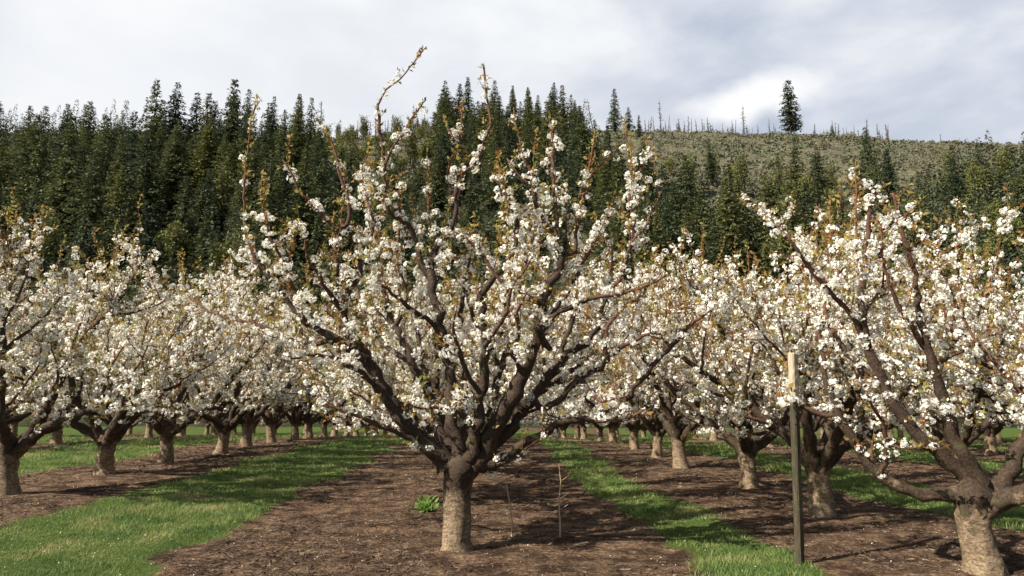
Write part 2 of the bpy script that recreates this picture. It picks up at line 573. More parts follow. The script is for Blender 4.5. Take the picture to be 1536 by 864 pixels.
# ------------------------------------------------------------------ conifers and dead trees on the hill
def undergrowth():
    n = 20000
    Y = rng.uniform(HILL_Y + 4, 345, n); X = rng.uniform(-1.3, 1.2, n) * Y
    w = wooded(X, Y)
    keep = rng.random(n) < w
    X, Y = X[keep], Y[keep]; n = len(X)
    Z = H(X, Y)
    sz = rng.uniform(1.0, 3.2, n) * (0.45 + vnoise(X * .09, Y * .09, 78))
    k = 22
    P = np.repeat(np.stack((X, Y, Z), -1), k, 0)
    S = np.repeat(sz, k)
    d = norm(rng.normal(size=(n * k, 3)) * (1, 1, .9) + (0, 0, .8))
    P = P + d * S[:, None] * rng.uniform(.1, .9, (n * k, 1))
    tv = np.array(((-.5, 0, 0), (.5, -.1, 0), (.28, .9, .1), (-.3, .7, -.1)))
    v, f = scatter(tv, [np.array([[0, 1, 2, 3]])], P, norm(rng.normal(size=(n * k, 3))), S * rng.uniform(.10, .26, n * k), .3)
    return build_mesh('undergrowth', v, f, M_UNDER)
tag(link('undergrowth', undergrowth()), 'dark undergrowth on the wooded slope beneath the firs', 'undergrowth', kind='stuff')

SPRAY = np.array(((0, -.12, 0), (.45, -.33, -.08), (1.10, -.04, -.30), (.50, .31, -.08)))
def fir_mesh(seed, h=26, w=3.6, tiers=30, dense=1.0, base=0.12, ragged=0.3, taper=.80):
    global rng
    rng = np.random.default_rng(seed)
    tr = Bark()
    z = np.linspace(0, h * .985, 9)
    wob = np.cumsum(rng.normal(size=(9, 2)) * .06, 0)
    tr.add(np.column_stack((wob, z)), np.linspace(.36, .03, 9) * h / 26, 7)
    P, D, S = [], [], []
    for i in range(tiers):
        t = (i + rng.random() * .8) / tiers
        zz = h * (base + (1 - base) * t)
        prof = (1 - t) ** taper * (0.72 + .28 * min(1, t / .12))
        nb = int(max(5, 8.5 * dense * (1 - .30 * t)))
        a0 = rng.random() * 7
        for b in range(nb):
            if rng.random() < ragged * .5: continue
            az = a0 + b * 2 * math.pi / nb + rng.normal() * .25
            ln = w * prof * rng.uniform(1 - ragged, 1 + ragged * .6) + .25
            m = max(6, int(ln / .155))
            for s in range(m):
                q = (s + .4) / m
                r = ln * q
                dirn = np.array((math.cos(az), math.sin(az), 0))
                side = np.array((-math.sin(az), math.cos(az), 0))
                droop = .10 * r - .085 * r * r / max(w, 1)
                p = dirn * r + side * rng.normal() * (.16 + .30 * r / w) * (1 - q * .3) + np.array((0, 0, zz + droop - .12 * r + rng.normal() * .16))
                P.append(p + np.array((0, 0, rng.normal() * .12)))
                D.append(dirn + side * rng.normal() * .85 + np.array((0, 0, rng.normal() * .3 - .12)))
                S.append(rng.uniform(.48, 1.0) * (.62 + .38 * prof))
    P, D, S = np.array(P), norm(np.array(D)), np.array(S)
    n = len(P)
    up = norm(np.array((0, 0, 1.0)) + rng.normal(size=(n, 3)) * .45)
    sd = norm(np.cross(up, D)); up = np.cross(D, sd)
    T = np.broadcast_to(SPRAY, (n, 4, 3)) + (rng.random((n, 4, 3)) - .5) * .22
    M = np.stack((D, sd, up), 1)
    v = np.einsum('nki,nij->nkj', T, M) * S[:, None, None] + P[:, None]
    f = np.arange(n * 4).reshape(-1, 4)
    return tr.mesh('fir_trunk', M_FIRBARK), build_mesh('fir_crown', v.reshape(-1, 3), [f], M_FIR)

def olive_mesh(seed, h=13, w=3.6):
    global rng
    rng = np.random.default_rng(seed)
    tr = Bark(); P = []
    for b in range(9):
        az = rng.random() * 7; sp = rng.uniform(.1, .95) if b else 0
        top = np.array((math.cos(az) * w * sp, math.sin(az) * w * sp, h * rng.uniform(.65, .97)))
        p0 = np.array((0, 0, h * rng.uniform(.08, .3) if b else 0))
        ts = np.linspace(0, 1, 7)[:, None]
        pts = p0 + (top - p0) * ts + np.array((0, 0, 1)) * (ts * (1 - ts)) * h * -.12 + rng.normal(size=(7, 3)) * .12
        tr.add(pts, np.linspace(.17, .03, 7) if b else np.linspace(.24, .05, 7), 5)
        for s in range(46):
            q = rng.uniform(.25, 1.0)
            c = p0 + (top - p0) * q
            P.append(c + rng.normal(size=3) * np.array((.85, .85, .7)) * (.6 + .7 * (1 - q)))
    P = np.array(P)
    P = np.repeat(P, 3, 0) + rng.normal(size=(len(P) * 3, 3)) * .25
    tv = np.array(((-.06, 0, 0), (.06, 0, 0), (.24, .9, .1), (-.16, .8, -.1)))
    v, f = scatter(tv, [np.array([[0, 1, 2, 3]])], P, norm(rng.normal(size=P.shape)), rng.uniform(.35, .9, len(P)), .12)
    return tr.mesh('olive_trunk', M_SNAG), build_mesh('olive_crown', v, f, M_OLIVE)

def snag_mesh(seed, h=8, nb=14, bl=1.0):
    global rng
    rng = np.random.default_rng(seed)
    tr = Bark()
    z = np.linspace(0, h, 9)
    wob = np.cumsum(rng.normal(size=(9, 2)) * .07, 0)
    core = np.column_stack((wob, z))
    tr.add(core, np.linspace(.27, .08, 9), 6)
    for b in range(nb):
        t = rng.uniform(.22, .98); az = rng.random() * 7
        p0 = np.array([np.interp(t * h, z, core[:, k]) for k in range(3)])
        ln = bl * rng.uniform(.5, 1.5) * (1.15 - t * .8)
        d = np.array((math.cos(az), math.sin(az), rng.uniform(-.1, .9)))
        pts = p0 + d * ln * np.linspace(0, 1, 4)[:, None] + rng.normal(size=(4, 3)) * .04
        pts[0] = p0
        tr.add(pts, np.linspace(.11, .045, 4), 4)
    return tr.mesh('dead_trunk', M_SNAG)

def fir_mass():
    """the smaller firs that fill the wood between the ones seen singly"""
    P, D, S = [], [], []
    n = 0
    while n < 1250:
        px = rng.uniform(-480, 1900); y = rng.uniform(104, 335)
        x = (px - 768) / 956 * y
        if y > float(tree_limit(x, y)) - 3 or rng.random() < .25: continue
        if 660 < px < 900 and y < 150: continue
        n += 1
        h = rng.uniform(5, 19) * (1 if y > 150 else .9); w = h * rng.uniform(.13, .19)
        z0 = float(H(x, y)) - .3
        k = 210
        t = rng.random(k) ** 1.25
        az = rng.uniform(0, 6.28, k)
        r = w * (1 - t) ** .85 * rng.uniform(.45, 1.08, k) + .12
        c, s_ = np.cos(az), np.sin(az)
        P.append(np.stack((x + c * r * .75, y + s_ * r * .75, z0 + h * (.06 + .94 * t)), -1))
        D.append(np.stack((c + rng.normal(size=k) * .5, s_ + rng.normal(size=k) * .5, rng.normal(size=k) * .3 - .25), -1))
        S.append(rng.uniform(.55, 1.15, k) * (h / 15) ** .5 * (1.05 - .5 * t))
    P, D, S = np.concatenate(P), norm(np.concatenate(D)), np.concatenate(S)
    n = len(P)
    up = norm(np.array((0, 0, 1.0)) + rng.normal(size=(n, 3)) * .45)
    sd = norm(np.cross(up, D)); up = np.cross(D, sd)
    T = np.broadcast_to(SPRAY, (n, 4, 3)) + (rng.random((n, 4, 3)) - .5) * .22
    v = np.einsum('nki,nij->nkj', T, np.stack((D, sd, up), 1)) * S[:, None, None] + P[:, None]
    return build_mesh('fir_wood', v.reshape(-1, 3), [np.arange(n * 4).reshape(-1, 4)], M_FIRWOOD)
tag(link('fir_wood', fir_mass()), 'dark mass of smaller firs filling the wood on the hillside', 'wood', kind='stuff')

FIRS = []
for i, kw in enumerate((dict(seed=1, w=4.9, tiers=36), dict(seed=2, w=4.2, h=27, ragged=.4, tiers=36), dict(seed=3, w=5.6, h=24, dense=1.15, tiers=34), dict(seed=4, w=3.8, h=28, ragged=.45, tiers=36, base=.14),
                        dict(seed=5, w=5.2, h=25, ragged=.42, base=.06, tiers=34), dict(seed=6, w=4.6, h=21, tiers=30, base=.04))):
    FIRS.append(fir_mesh(**kw))
RAGGED_FIR = fir_mesh(seed=9, h=24, w=3.3, tiers=36, dense=1.1, ragged=.5, base=.12, taper=.5)
OLIVES = [olive_mesh(21), olive_mesh(22, 11, 4.0), olive_mesh(23, 15, 3.0)]
SNAGS = [snag_mesh(31, 8, 24), snag_mesh(32, 7, 16, .8), snag_mesh(33, 9, 34, 1.2), snag_mesh(34, 5.5, 18, 1.3), snag_mesh(35, 8, 8, .6)]
TALL_SNAG = snag_mesh(36, 15, 44, 1.6)
rng = np.random.default_rng(77)

def hill_tree(kind, meshes, x, y, scale, label, cat, group=None, sxy=1.0):
    z = float(H(x, y)) - 0.3
    o = empty(kind, (x, y, z), random.uniform(0, 6.28))
    o.scale = (scale * sxy, scale * sxy, scale)
    link('trunk', meshes[0], o)
    link('crown', meshes[1], o)
    return tag(o, label, cat, group)

def top_fir(px, py_top, Y, label, meshes, h, group=None, width=1.0):
    """a tree whose top is seen at a given place on the skyline, standing on the slope Y metres out"""
    p = unproj(px, py_top, Y)
    z = float(H(p[0], Y)) - 0.3
    s = (p[2] - z) / h
    return hill_tree('fir_tree', meshes, p[0], Y, s, label, 'fir tree', group, width)

taken = []
def free(x, y, r):
    for a, b in taken:
        if (a - x) ** 2 + (b - y) ** 2 < r * r: return False
    taken.append((x, y)); return True

# skyline trees seen one by one
SKY = [
    (236, 118, 205, 'tall pointed fir rising highest at the left end of the skyline', 1, 27, None),
    (267, 125, 212, 'broad dark fir on the left skyline beside the tall pointed fir', 2, 24, None),
    (353, 118, 205, 'tall dark fir standing clear above the left stand of firs', 4, 25, None),
    (297, 138, 215, 'dark fir in the notch of the left skyline between two taller firs', 0, 26, None),
    (314, 138, 200, 'slim dark fir just left of the tallest fir in the left stand', 1, 27, None),
    (405, 152, 225, 'small fir on the skyline behind the tall bronze cherry shoot', 5, 21, None),
    (450, 140, 230, 'narrow fir on the skyline at the right end of the left stand', 3, 28, None),
    (468, 146, 222, 'fir with a thin top at the edge of the bare slope', 3, 28, None),
    (668, 122, 335, 'leftmost broad fir of the clump on the central ridge', 2, 24, None),
    (690, 125, 340, 'fir in the ridge clump behind the tallest blossom shoot', 0, 26, None),
    (702, 115, 338, 'tallest fir of the clump on the central ridge', 1, 27, None),
    (742, 120, 335, 'dark fir of the ridge clump just right of the tallest cherry shoot', 4, 25, None),
    (769, 128, 338, 'narrow fir in the middle of the central ridge clump', 3, 28, None),
    (792, 130, 335, 'pointed fir right of centre in the central ridge clump', 1, 27, None),
    (828, 131, 318, 'broad conical fir standing forward at the right of the central ridge clump', 2, 24, None),
    (862, 150, 320, 'lower fir at the right end of the central ridge clump', 0, 26, None),
    (921, 132, 345, 'dark fir standing alone against the sky right of the ridge clump', 1, 27, None),
    (942, 160, 347, 'little fir beside the lone dark fir on the ridge', 5, 21, None),
    (1247, 187, 300, 'single dark fir halfway down the bare slope on the right', 5, 21, None),
    (1190, 206, 186, 'tall fir standing highest of the lower trees on the right slope', 4, 25, None),
    (1224, 220, 186, 'pointed dark fir right of the tall one on the right slope', 2, 24, None),
    (1166, 230, 186, 'smaller fir left of the tall one on the right slope', 0, 26, None),
    (1297, 190, 205, 'large olive tinged fir where the bare slope ends on the right', 0, 26, None),
    (1063, 208, 190, 'slender fir reaching up into the bare slope above the dark band', 3, 28, None),
    (958, 172, 290, 'fir at the left edge of the bare slope under the ridge', 1, 27, None),
]
for px, py, Y, lab, k, h, g in SKY:
    o = top_fir(px, py, Y, lab, FIRS[k], h, g)
    taken.append((o.location.x, o.location.y))
top_fir(1181, 119, 345, 'tall ragged lone fir on the bare ridge at the right', RAGGED_FIR, 24, width=1.15)

ZONES = [   # px range, distance range, spacing, count, label, group
    (-90, 480, 120, 236, 6.3, 116, 'dark fir packed into the dense stand on the left slope', 'firs of the dense stand on the left slope'),
    (490, 660, 106, 185, 6.6, 22, 'dark fir in front of the bare gap left of the central ridge', 'firs below the gap left of the central ridge'),
    (655, 860, 255, 336, 7.5, 38, 'dark fir crowded under the crest of the central ridge', 'firs under the crest of the central ridge'),
    (650, 900, 130, 255, 9.5, 36, 'dark fir on the middle slope behind the large cherry tree', 'firs on the slope behind the large cherry tree'),
    (900, 1340, 108, 225, 5.4, 60, 'dark fir in the band of firs below the bare right slope', 'firs in the band below the bare right slope'),
    (1340, 1640, 110, 190, 8, 18, 'dark fir on the slope at the far right beyond the wooden post', 'firs at the far right of the slope'),
]
for x0, x1, y0, y1, sp, cnt, lab, grp in ZONES:
    n = 0; tries = 0
    while n < cnt and tries < 9000:
        tries += 1
        px = rng.uniform(x0, x1); y = math.sqrt(rng.uniform(y0 * y0, y1 * y1))
        x = (px - 768) / 1000 * (y * .986 + float(H((px - 768) / 1000 * y, y)) * .166)
        if y > float(tree_limit(x, y)):      # the felled slope comes lower towards the right
            continue
        if not free(x, y, sp): continue
        k = rng.integers(0, 6)
        s = rng.uniform(.45, 1.05) * (0.76 if x0 > 800 or x0 == 490 else 1.0)
        hill_tree('fir_tree', FIRS[k], x, y, s, lab, 'fir tree', grp, rng.uniform(.95, 1.25))
        n += 1

for (x0, x1, y0, y1, cnt, lab, grp) in ((-60, 470, 104, 205, 42, 'mossy olive leafless tree at the foot of the left firs', 'mossy trees at the foot of the left firs'),
                                        (480, 665, 140, 345, 46, 'olive leafless tree scattered on the gap in the firs', 'leafless trees in the gap of the firs'),
                                        (960, 1600, 104, 205, 40, 'olive green budding tree at the foot of the right slope', 'budding trees at the foot of the right slope')):
    n = 0
    while n < cnt:
        px = rng.uniform(x0, x1); y = rng.uniform(y0, y1)
        x = (px - 768) / 1000 * y * 1.03
        if not free(x, y, 5): 
            if rng.random() < .9: continue
        hill_tree('leafless_tree', OLIVES[rng.integers(0, 3)], x, y, rng.uniform(.6, 1.05), lab, 'tree', grp)
        n += 1

def dead(px, Y, me, s, label, group=None, name='dead_tree'):
    p = unproj(px, 180, Y)
    o = link(name, me)
    o.location = (p[0], Y, float(H(p[0], Y)) - .2)
    o.rotation_euler = (rng.normal() * .05, rng.normal() * .05, rng.uniform(0, 6.28))
    o.scale = (s * 1.25, s * 1.25, s * 1.45)
    return tag(o, label, 'dead tree', group)
dead(991, 352, TALL_SNAG, .95, 'tall grey dead fir with short bare branches on the ridge')
dead(1115, 350, TALL_SNAG, .85, 'grey dead tree in front of the bright break in the clouds')
dead(891, 350, TALL_SNAG, 1.15, 'thin reddish dead fir left of the lone dark fir')
dead(480, 300, TALL_SNAG, 1.1, 'bare dead spire at the right end of the left firs')
dead(620, 352, TALL_SNAG, .9, 'dead fir standing above the gap left of the ridge clump')
for i in range(100):
    px = rng.uniform(955, 1340); Y = rng.uniform(338, 358)
    dead(px, Y, SNAGS[rng.integers(0, 5)], rng.uniform(.35, 1.0), 'small bare dead tree along the open ridge on the right', 'dead trees along the right ridge')
for i in range(16):
    px = rng.uniform(1340, 1580); Y = rng.uniform(338, 358)
    dead(px, Y, SNAGS[rng.integers(0, 5)], rng.uniform(.45, 1.0), 'small bare dead tree along the ridge at the far right', 'dead trees along the far right ridge')
for i in range(44):
    px = rng.uniform(485, 660); Y = rng.uniform(300, 358)
    dead(px, Y, SNAGS[rng.integers(0, 5)], rng.uniform(.5, 1.15), 'bare grey dead tree in the gap left of the ridge clump', 'dead trees in the gap left of the ridge clump')

# ------------------------------------------------------------------ cherry trees
PET = []
PETF = []
for k in range(5):
    a = k * 2 * math.pi / 5
    ca, sa = math.cos(a), math.sin(a)
    for r, s, z in ((.10, 0, 0), (.62, -.40, .22), (1.0, 0, .30), (.62, .40, .22)):
        PET.append((r * ca - s * sa, r * sa + s * ca, z))
    PETF.append((4 * k, 4 * k + 1, 4 * k + 2, 4 * k + 3))
PET = np.array(PET); PETF = [np.array(PETF)]
CUP = np.array([(0, 0, 0)] + [(math.cos(k * 1.2566), math.sin(k * 1.2566), .32 + .12 * (k % 2)) for k in range(5)])
CUPF = [np.array([(0, k + 1, (k + 1) % 5 + 1) for k in range(5)])]
LEAF = np.array(((0, 0, 0), (.26, .45, .10), (0, 1.0, -.08), (-.26, .45, .10)))
LEAFF = [np.array([[0, 1, 2, 3]])]

def smooth_line(pts, rad, step=0.07, wob=0.006):
    pts = np.asarray(pts, float); rad = np.asarray(rad, float)
    if len(pts) < 3:
        seg = np.linalg.norm(pts[1] - pts[0]); k = max(3, int(seg / step))
        t = np.linspace(0, 1, k)[:, None]
        P = pts[0] + (pts[1] - pts[0]) * t; Rr = rad[0] + (rad[1] - rad[0]) * t[:, 0]
    else:
        ext = np.vstack((2 * pts[0] - pts[1], pts, 2 * pts[-1] - pts[-2]))
        P, Rr = [], []
        for i in range(len(pts) - 1):
            a, b, c, d = ext[i:i + 4]
            k = max(2, int(np.linalg.norm(c - b) / step))
            for t in np.linspace(0, 1, k, endpoint=False):
                P.append(.5 * ((2 * b) + (-a + c) * t + (2 * a - 5 * b + 4 * c - d) * t * t + (-a + 3 * b - 3 * c + d) * t ** 3))
                Rr.append(rad[i] + (rad[i + 1] - rad[i]) * t)
        P.append(pts[-1]); Rr.append(rad[-1])
        P, Rr = np.array(P), np.array(Rr)
    P = P + rng.normal(size=P.shape) * np.minimum(wob, Rr[:, None] * .5)
    return P, Rr

class Cherry:
    """collects branches; each belongs to a limb; then grows blossom and young leaves on them"""
    def __init__(self):
        self.br = []        # dict(pts, rad, limb, kind)
    def add(self, pts, rad, limb, kind, step=.07, wob=.006):
        P, r = smooth_line(pts, rad, step, wob)
        if kind != 'limb':
            zl = min(P[0, 2], .95)
            P[:, 2] = np.where(P[:, 2] < zl, zl - (zl - P[:, 2]) * .15, P[:, 2])
        b = dict(p=P, r=r, limb=limb, kind=kind)
        self.br.append(b)
        return b
    def twigs(self, b, spacing, lmin, lmax, up=.5, t0=.1, t1=1.0, sub=0.5, kind='twig', out=None):
        P, r = b['p'], b['r']
        ln = np.concatenate(([0], np.cumsum(np.linalg.norm(np.diff(P, axis=0), axis=1))))
        s = ln[-1] * t0 + rng.random() * spacing
        while s < ln[-1] * t1:
            i = min(np.searchsorted(ln, s), len(P) - 1)
            d0 = norm(P[min(i + 1, len(P) - 1)] - P[max(i - 1, 0)])
            q = rng.normal(size=3); q = norm(q - d0 * np.dot(q, d0))
            d = norm(q + d0 * rng.uniform(.1, .7) + np.array((0, 0, up)) * rng.uniform(.3, 1))
            L_ = rng.uniform(lmin, lmax)
            if kind == 'twig' and rng.random() < .35: L_ *= .45
            k = 5
            pts = [P[i]]
            dd = d.copy()
            for _ in range(k):
                dd = norm(dd + rng.normal(size=3) * .13 + np.array((0, 0, .10 + .12 * up)))
                pts.append(pts[-1] + dd * L_ / k)
            r0 = min(max(.0042 + .0045 * L_, .004), r[i] * .75)
            nb = self.add(pts, np.linspace(r0, .0022, k + 1), b['limb'], kind, .08, .003)
            if sub > 0 and L_ > .3:
                self.twigs(nb, spacing * 1.1, lmin * .4, lmax * .4, up, .25, .9, 0)
            s += spacing * rng.uniform(.55, 1.45)
    def decorate(self, dens=1.0, detail=True, blossoms_per=6, zcut=0.55):
        bp, bn, bs, lp, ln_, ls = [], [], [], [], [], []
        for b in self.br:
            P, r, kind = b['p'], b['r'], b['kind']
            if len(P) < 2: continue
            seg = np.linalg.norm(np.diff(P, axis=0), axis=1)
            ln = np.concatenate(([0], np.cumsum(seg))); tot = ln[-1]
            tb = {'limb': 1.0, 'branch': 1.0, 'twig': .86, 'shoot': .52}[kind] * rng.uniform(.85, 1.1)
            nxt = -1
            ph, fr = rng.random() * 50, rng.uniform(2.2, 4.0)
            s = rng.random() * .08
            while s < tot:
                t = s / tot
                f = np.interp(s, ln, np.arange(len(P)))
                i = int(min(f, len(P) - 2)); fr_ = f - i
                p = P[i] + (P[i + 1] - P[i]) * fr_
                rr = r[i] + (r[i + 1] - r[i]) * fr_
                d0 = norm(P[i + 1] - P[i])
                thin = 1.0 if rr < .02 else max(0.0, 1 - (rr - .02) / .025) * .75
                gate = vnoise(s * fr + ph, ph * .37, 5)
                if t < tb and p[2] > zcut and gate > (.36 if kind != 'shoot' else .45) and rng.random() < thin * dens and s > nxt:
                    nxt = s + rng.uniform(.06, .15)
                    q = rng.normal(size=3); q = norm(q - d0 * np.dot(q, d0) * .8 + (0, 0, .1))
                    c = p + q * (rr + rng.uniform(.012, .045)); pr = rng.uniform(.030, .062)
                    nb = int(blossoms_per * (pr / .046) ** 1.6 * rng.uniform(.8, 1.25)) + 1
                    for _ in range(nb):
                        o = norm(rng.normal(size=3) + q * .7)
                        bp.append(c + o * pr * (1, 1, .85) * rng.uniform(.72, 1.1)); bn.append(o + rng.normal(size=3) * .30); bs.append(rng.uniform(.0140, .0190))
                    if rng.random() < .46:
                        for _ in range(int(rng.integers(1, 5))):
                            o = norm(rng.normal(size=3) + q + (0, 0, .4))
                            lp.append(c + o * rng.uniform(.03, .06)); ln_.append(o); ls.append(rng.uniform(.028, .058))
                elif kind in ('twig', 'shoot') and t >= tb * .7:
                    for _ in range(int(rng.integers(2, 5 if kind == 'shoot' else 4))):
                        o = norm(rng.normal(size=3) + d0 * .9 + (0, 0, .2))
                        lp.append(p + o * .008); ln_.append(o); ls.append(rng.uniform(.036, .078))
                elif rr < .02 and p[2] > zcut and rng.random() < .62 * dens:
                    for _ in range(int(rng.integers(2, 5))):
                        o = norm(rng.normal(size=3) + (0, 0, .4))
                        lp.append(p + o * .01); ln_.append(o); ls.append(rng.uniform(.02, .045))
                s += rng.uniform(.034, .078)
        bp, bn, bs = map(np.array, (bp, bn, bs)); lp, ln_, ls = map(np.array, (lp, ln_, ls))
        if detail:
            bv, bf = scatter(PET, PETF, bp, bn, bs, .22)
        else:
            bv, bf = scatter(CUP, CUPF, bp, bn, bs * 1.12, .25)
        # leaves: the template's long axis follows the outward direction
        n = len(lp); D = norm(ln_); sd = norm(np.cross(D, norm(rng.normal(size=(n, 3))))); up = np.cross(sd, D)
        M = np.stack((sd, D, up), 1)
        T = np.broadcast_to(LEAF, (n, 4, 3)) + (rng.random((n, 4, 3)) - .5) * .14
        lv = np.einsum('nki,nij->nkj', T, M) * ls[:, None, None] + lp[:, None]
        lf = [np.arange(n * 4).reshape(-1, 4)]
        return (build_mesh('blossom', bv, bf, M_PETAL), build_mesh('leaves', lv.reshape(-1, 3), lf, M_LEAF), len(bp), len(lp))
    def bark(self, trunk_rings):
        """-> trunk mesh, list of limb meshes"""
        t = Bark()
        t.add(trunk_rings[0], trunk_rings[1], 22, .17)
        limbs = {}
        for b in self.br:
            m = limbs.setdefault(b['limb'], Bark())
            m.add(b['p'], b['r'] * (1 + .16 * (rng.random(len(b['r'])) - .5)), None, .26 if b['r'].max() > .03 else .15)
        return t.mesh('trunk', M_BARK), [limbs[k].mesh('limb', M_BARK) for k in sorted(limbs)]

def make_tree(root, ch, trunk, detail, dens, per):
    bl, lf, nb, nl = ch.decorate(dens, detail, per)
    tm, lm = ch.bark(trunk)
    link('trunk', tm, root)
    for m in lm: link('limb', m, root)
    link('blossom', bl, root)
    link('leaves', lf, root)
    print('cherry', nb, 'blossoms', nl, 'leaves', len(ch.br), 'branches')

def trunk_line(h, r0, r1, flare=1.35):
    z = np.linspace(-.06, h, 12)
    r = np.interp(z, (-.06, .05, .16, h * .55, h * .85, h), (r0 * flare, r0 * 1.18, r0, r0 * .93, r0 * 1.05, r1))
    xy = np.cumsum(rng.normal(size=(12, 2)) * .006, 0)
    return np.column_stack((xy - xy[0], z)), r

def grow_cherry(seed, ns=6, hgt=4.9, spread=2.3, fork=.72):
    global rng
    rng = np.random.default_rng(seed)
    ch = Cherry()
    az0 = rng.random() * 6.28
    for k in range(ns):
        az = az0 + k * 2 * math.pi / ns + rng.normal() * .22
        inc = rng.uniform(.70, 1.06) if k % 3 else rng.uniform(.3, .6)
        L_ = rng.uniform(2.7, 3.5)
        d = np.array((math.cos(az) * math.sin(inc), math.sin(az) * math.sin(inc), math.cos(inc)))
        pts = [np.array((0, 0, fork - .12)) + np.array((math.cos(az), math.sin(az), 0)) * .05]
        for s in range(8):
            d = norm(d + rng.normal(size=3) * .13 + np.array((0, 0, .055)))
            pts.append(pts[-1] + d * L_ / 8)
        limb = ch.add(pts, np.interp(np.linspace(0, 1, 9), (0, .12, .5, 1), (.105, .078, .050, .016)), k, 'limb', .09, .012)
        P = limb['p']
        for j in range(8):
            t = rng.uniform(.20, .98)
            i = int(t * (len(P) - 1))
            d0 = norm(P[min(i + 1, len(P) - 1)] - P[max(0, i - 1)])
            q = rng.normal(size=3); q = norm(q - d0 * q.dot(d0))
            dd = norm(q * .9 + d0 * .7 + np.array((0, 0, .35)))
            l2 = rng.uniform(1.0, 1.9) * (1.1 - .3 * t)
            p2 = [P[i]]
            for s in range(6):
                dd = norm(dd + rng.normal(size=3) * .15 + np.array((0, 0, .10)))
                p2.append(p2[-1] + dd * l2 / 6)
            p2 = np.array(p2)
            over = p2[:, 2] > hgt - .6
            if over.any(): p2[:, 2] = np.where(over, hgt - .6 + (p2[:, 2] - hgt + .6) * .3, p2[:, 2])
            b = ch.add(p2, np.linspace(min(.030, limb['r'][i] * .7), .007, 7), k, 'branch', .08, .006)
            ch.twigs(b, .13, .22, .62, .45, .05, 1, .7)
        ch.twigs(limb, .14, .25, .65, .4, .24, 1, .7)
        # upright new shoots with bronze tips
        i = len(P) - 1
        for j in range(9):
            ii = int(rng.uniform(.5, 1) * i)
            top = rng.uniform(.7, 1.35)
            dd = norm(np.array((rng.normal() * .22, rng.normal() * .22, 1)))
            p3 = [P[ii] + dd * top * q + np.append(rng.normal(size=2) * .03 * q, 0) for q in np.linspace(0, 1, 6)]
            ch.add(p3, np.linspace(.010, .003, 6), k, 'shoot', .08, .003)
    return ch, trunk_line(fork, .150, .185)

# --- the large tree in front, its limbs laid out as they branch in the photograph
HY = 7.6
def px_path(path, y0, y1, cy=None):
    """path: (px, py, half width in px); depth runs from y0 to y1 metres relative to the trunk (cy: a bend)"""
    n = len(path); P, Rr = [], []
    for i, (a, b, w) in enumerate(path):
        t = i / (n - 1)
        dy = y0 + (y1 - y0) * t + (cy or 0) * math.sin(t * math.pi)
        P.append(unproj(a, b, HY + dy)); Rr.append(w / 1000 * (HY + dy) * (.86 if w > 4 else 1.0))
    return np.array(P), np.array(Rr)

hero_base = unproj(686, 783, HY)
HX = hero_base[0]; HZ = float(H(HX, HY))
HERO = empty('cherry_tree', (HX, HY, HZ))
tag(HERO, 'large blossoming cherry tree in front, forking low above a thick pale trunk', 'cherry tree')

rng = np.random.default_rng(501)
hero = Cherry()
LOCAL = np.array((HX, HY, HZ))
def hp(limb, kind, y0, y1, path, tw=None, cy=None, sub=.6):
    P, r = px_path(path, y0, y1, cy)
    b = hero.add(P - LOCAL, r, limb, kind, .075, .017 if kind == 'limb' else .008)
    if tw: hero.twigs(b, *tw, sub=sub)
    if kind != 'shoot': hero.twigs(b, .42, .28, .75, 2.2, .35, 1, 0, 'shoot')
    return b
TW = (.135, .16, .55, .30)          # spacing, shortest, longest, upward pull
TS = (.16, .06, .16, .5)           # short spurs on shoots
# limb 0: big left limb and its branches
hp(0, 'limb', 0, -.35, [(676, 700, 20), (640, 664, 15), (606, 632, 13.5), (582, 595, 12.5), (568, 568, 12), (552, 540, 11), (534, 512, 10), (520, 488, 8.5), (514, 460, 7), (508, 430, 6), (504, 400, 5), (505, 368, 4)], TW)
hp(0, 'branch', -.22, -.55, [(550, 540, 8), (520, 522, 7.5), (492, 502, 7), (470, 490, 5.5), (455, 482, 4.8), (446, 450, 4), (438, 425, 3.2), (430, 405, 2.8), (416, 378, 2.4), (402, 350, 1.8), (398, 322, 1.4)], TW)
hp(0, 'branch', -.35, -.3, [(470, 490, 4.5), (452, 476, 4.5), (435, 458, 4.5), (420, 437, 4.2), (405, 418, 4), (393, 404, 3.6), (383, 390, 3), (374, 370, 2.4)], TW)
hp(0, 'shoot', -.3, -.2, [(374, 372, 2.4), (371, 350, 2.2), (367, 318, 2), (366, 285, 1.8), (370, 235, 1.6), (376, 190, 1.3), (386, 143, 1)], TS)
hp(0, 'shoot', -.3, -.4, [(398, 330, 1.6), (392, 300, 1.4), (394, 258, 1.1)], TS)
hp(0, 'branch', -.3, .25, [(500, 512, 4.5), (470, 515, 4.4), (440, 509, 4.2), (415, 500, 3.6), (385, 487, 2.8), (350, 479, 2.2), (312, 465, 1.8), (282, 446, 1.3)], TW)
hp(0, 'branch', -.15, -.9, [(566, 580, 4.5), (545, 562, 4.2), (522, 547, 3.8), (500, 537, 3), (470, 532, 2.4), (436, 538, 1.6)], TW)
hp(0, 'branch', -.3, -.2, [(505, 370, 4), (510, 345, 4), (520, 336, 3.6), (523, 310, 3), (518, 284, 2.6)], TS)
hp(0, 'shoot', -.2, -.15, [(518, 286, 2.6), (506, 247, 2), (497, 215, 1.6), (486, 193, 1)], TS)
hp(0, 'branch', -.3, -.5, [(509, 344, 3.2), (490, 328, 2.6), (470, 310, 2.5), (452, 290, 2.2), (440, 265, 1.8), (424, 240, 1.1)], TS)
hp(0, 'branch', -.3, .3, [(514, 455, 4), (535, 420, 3.6), (548, 380, 3.2), (560, 340, 2.6), (553, 305, 1.9), (546, 282, 1.5), (543, 250, 1)], TW)
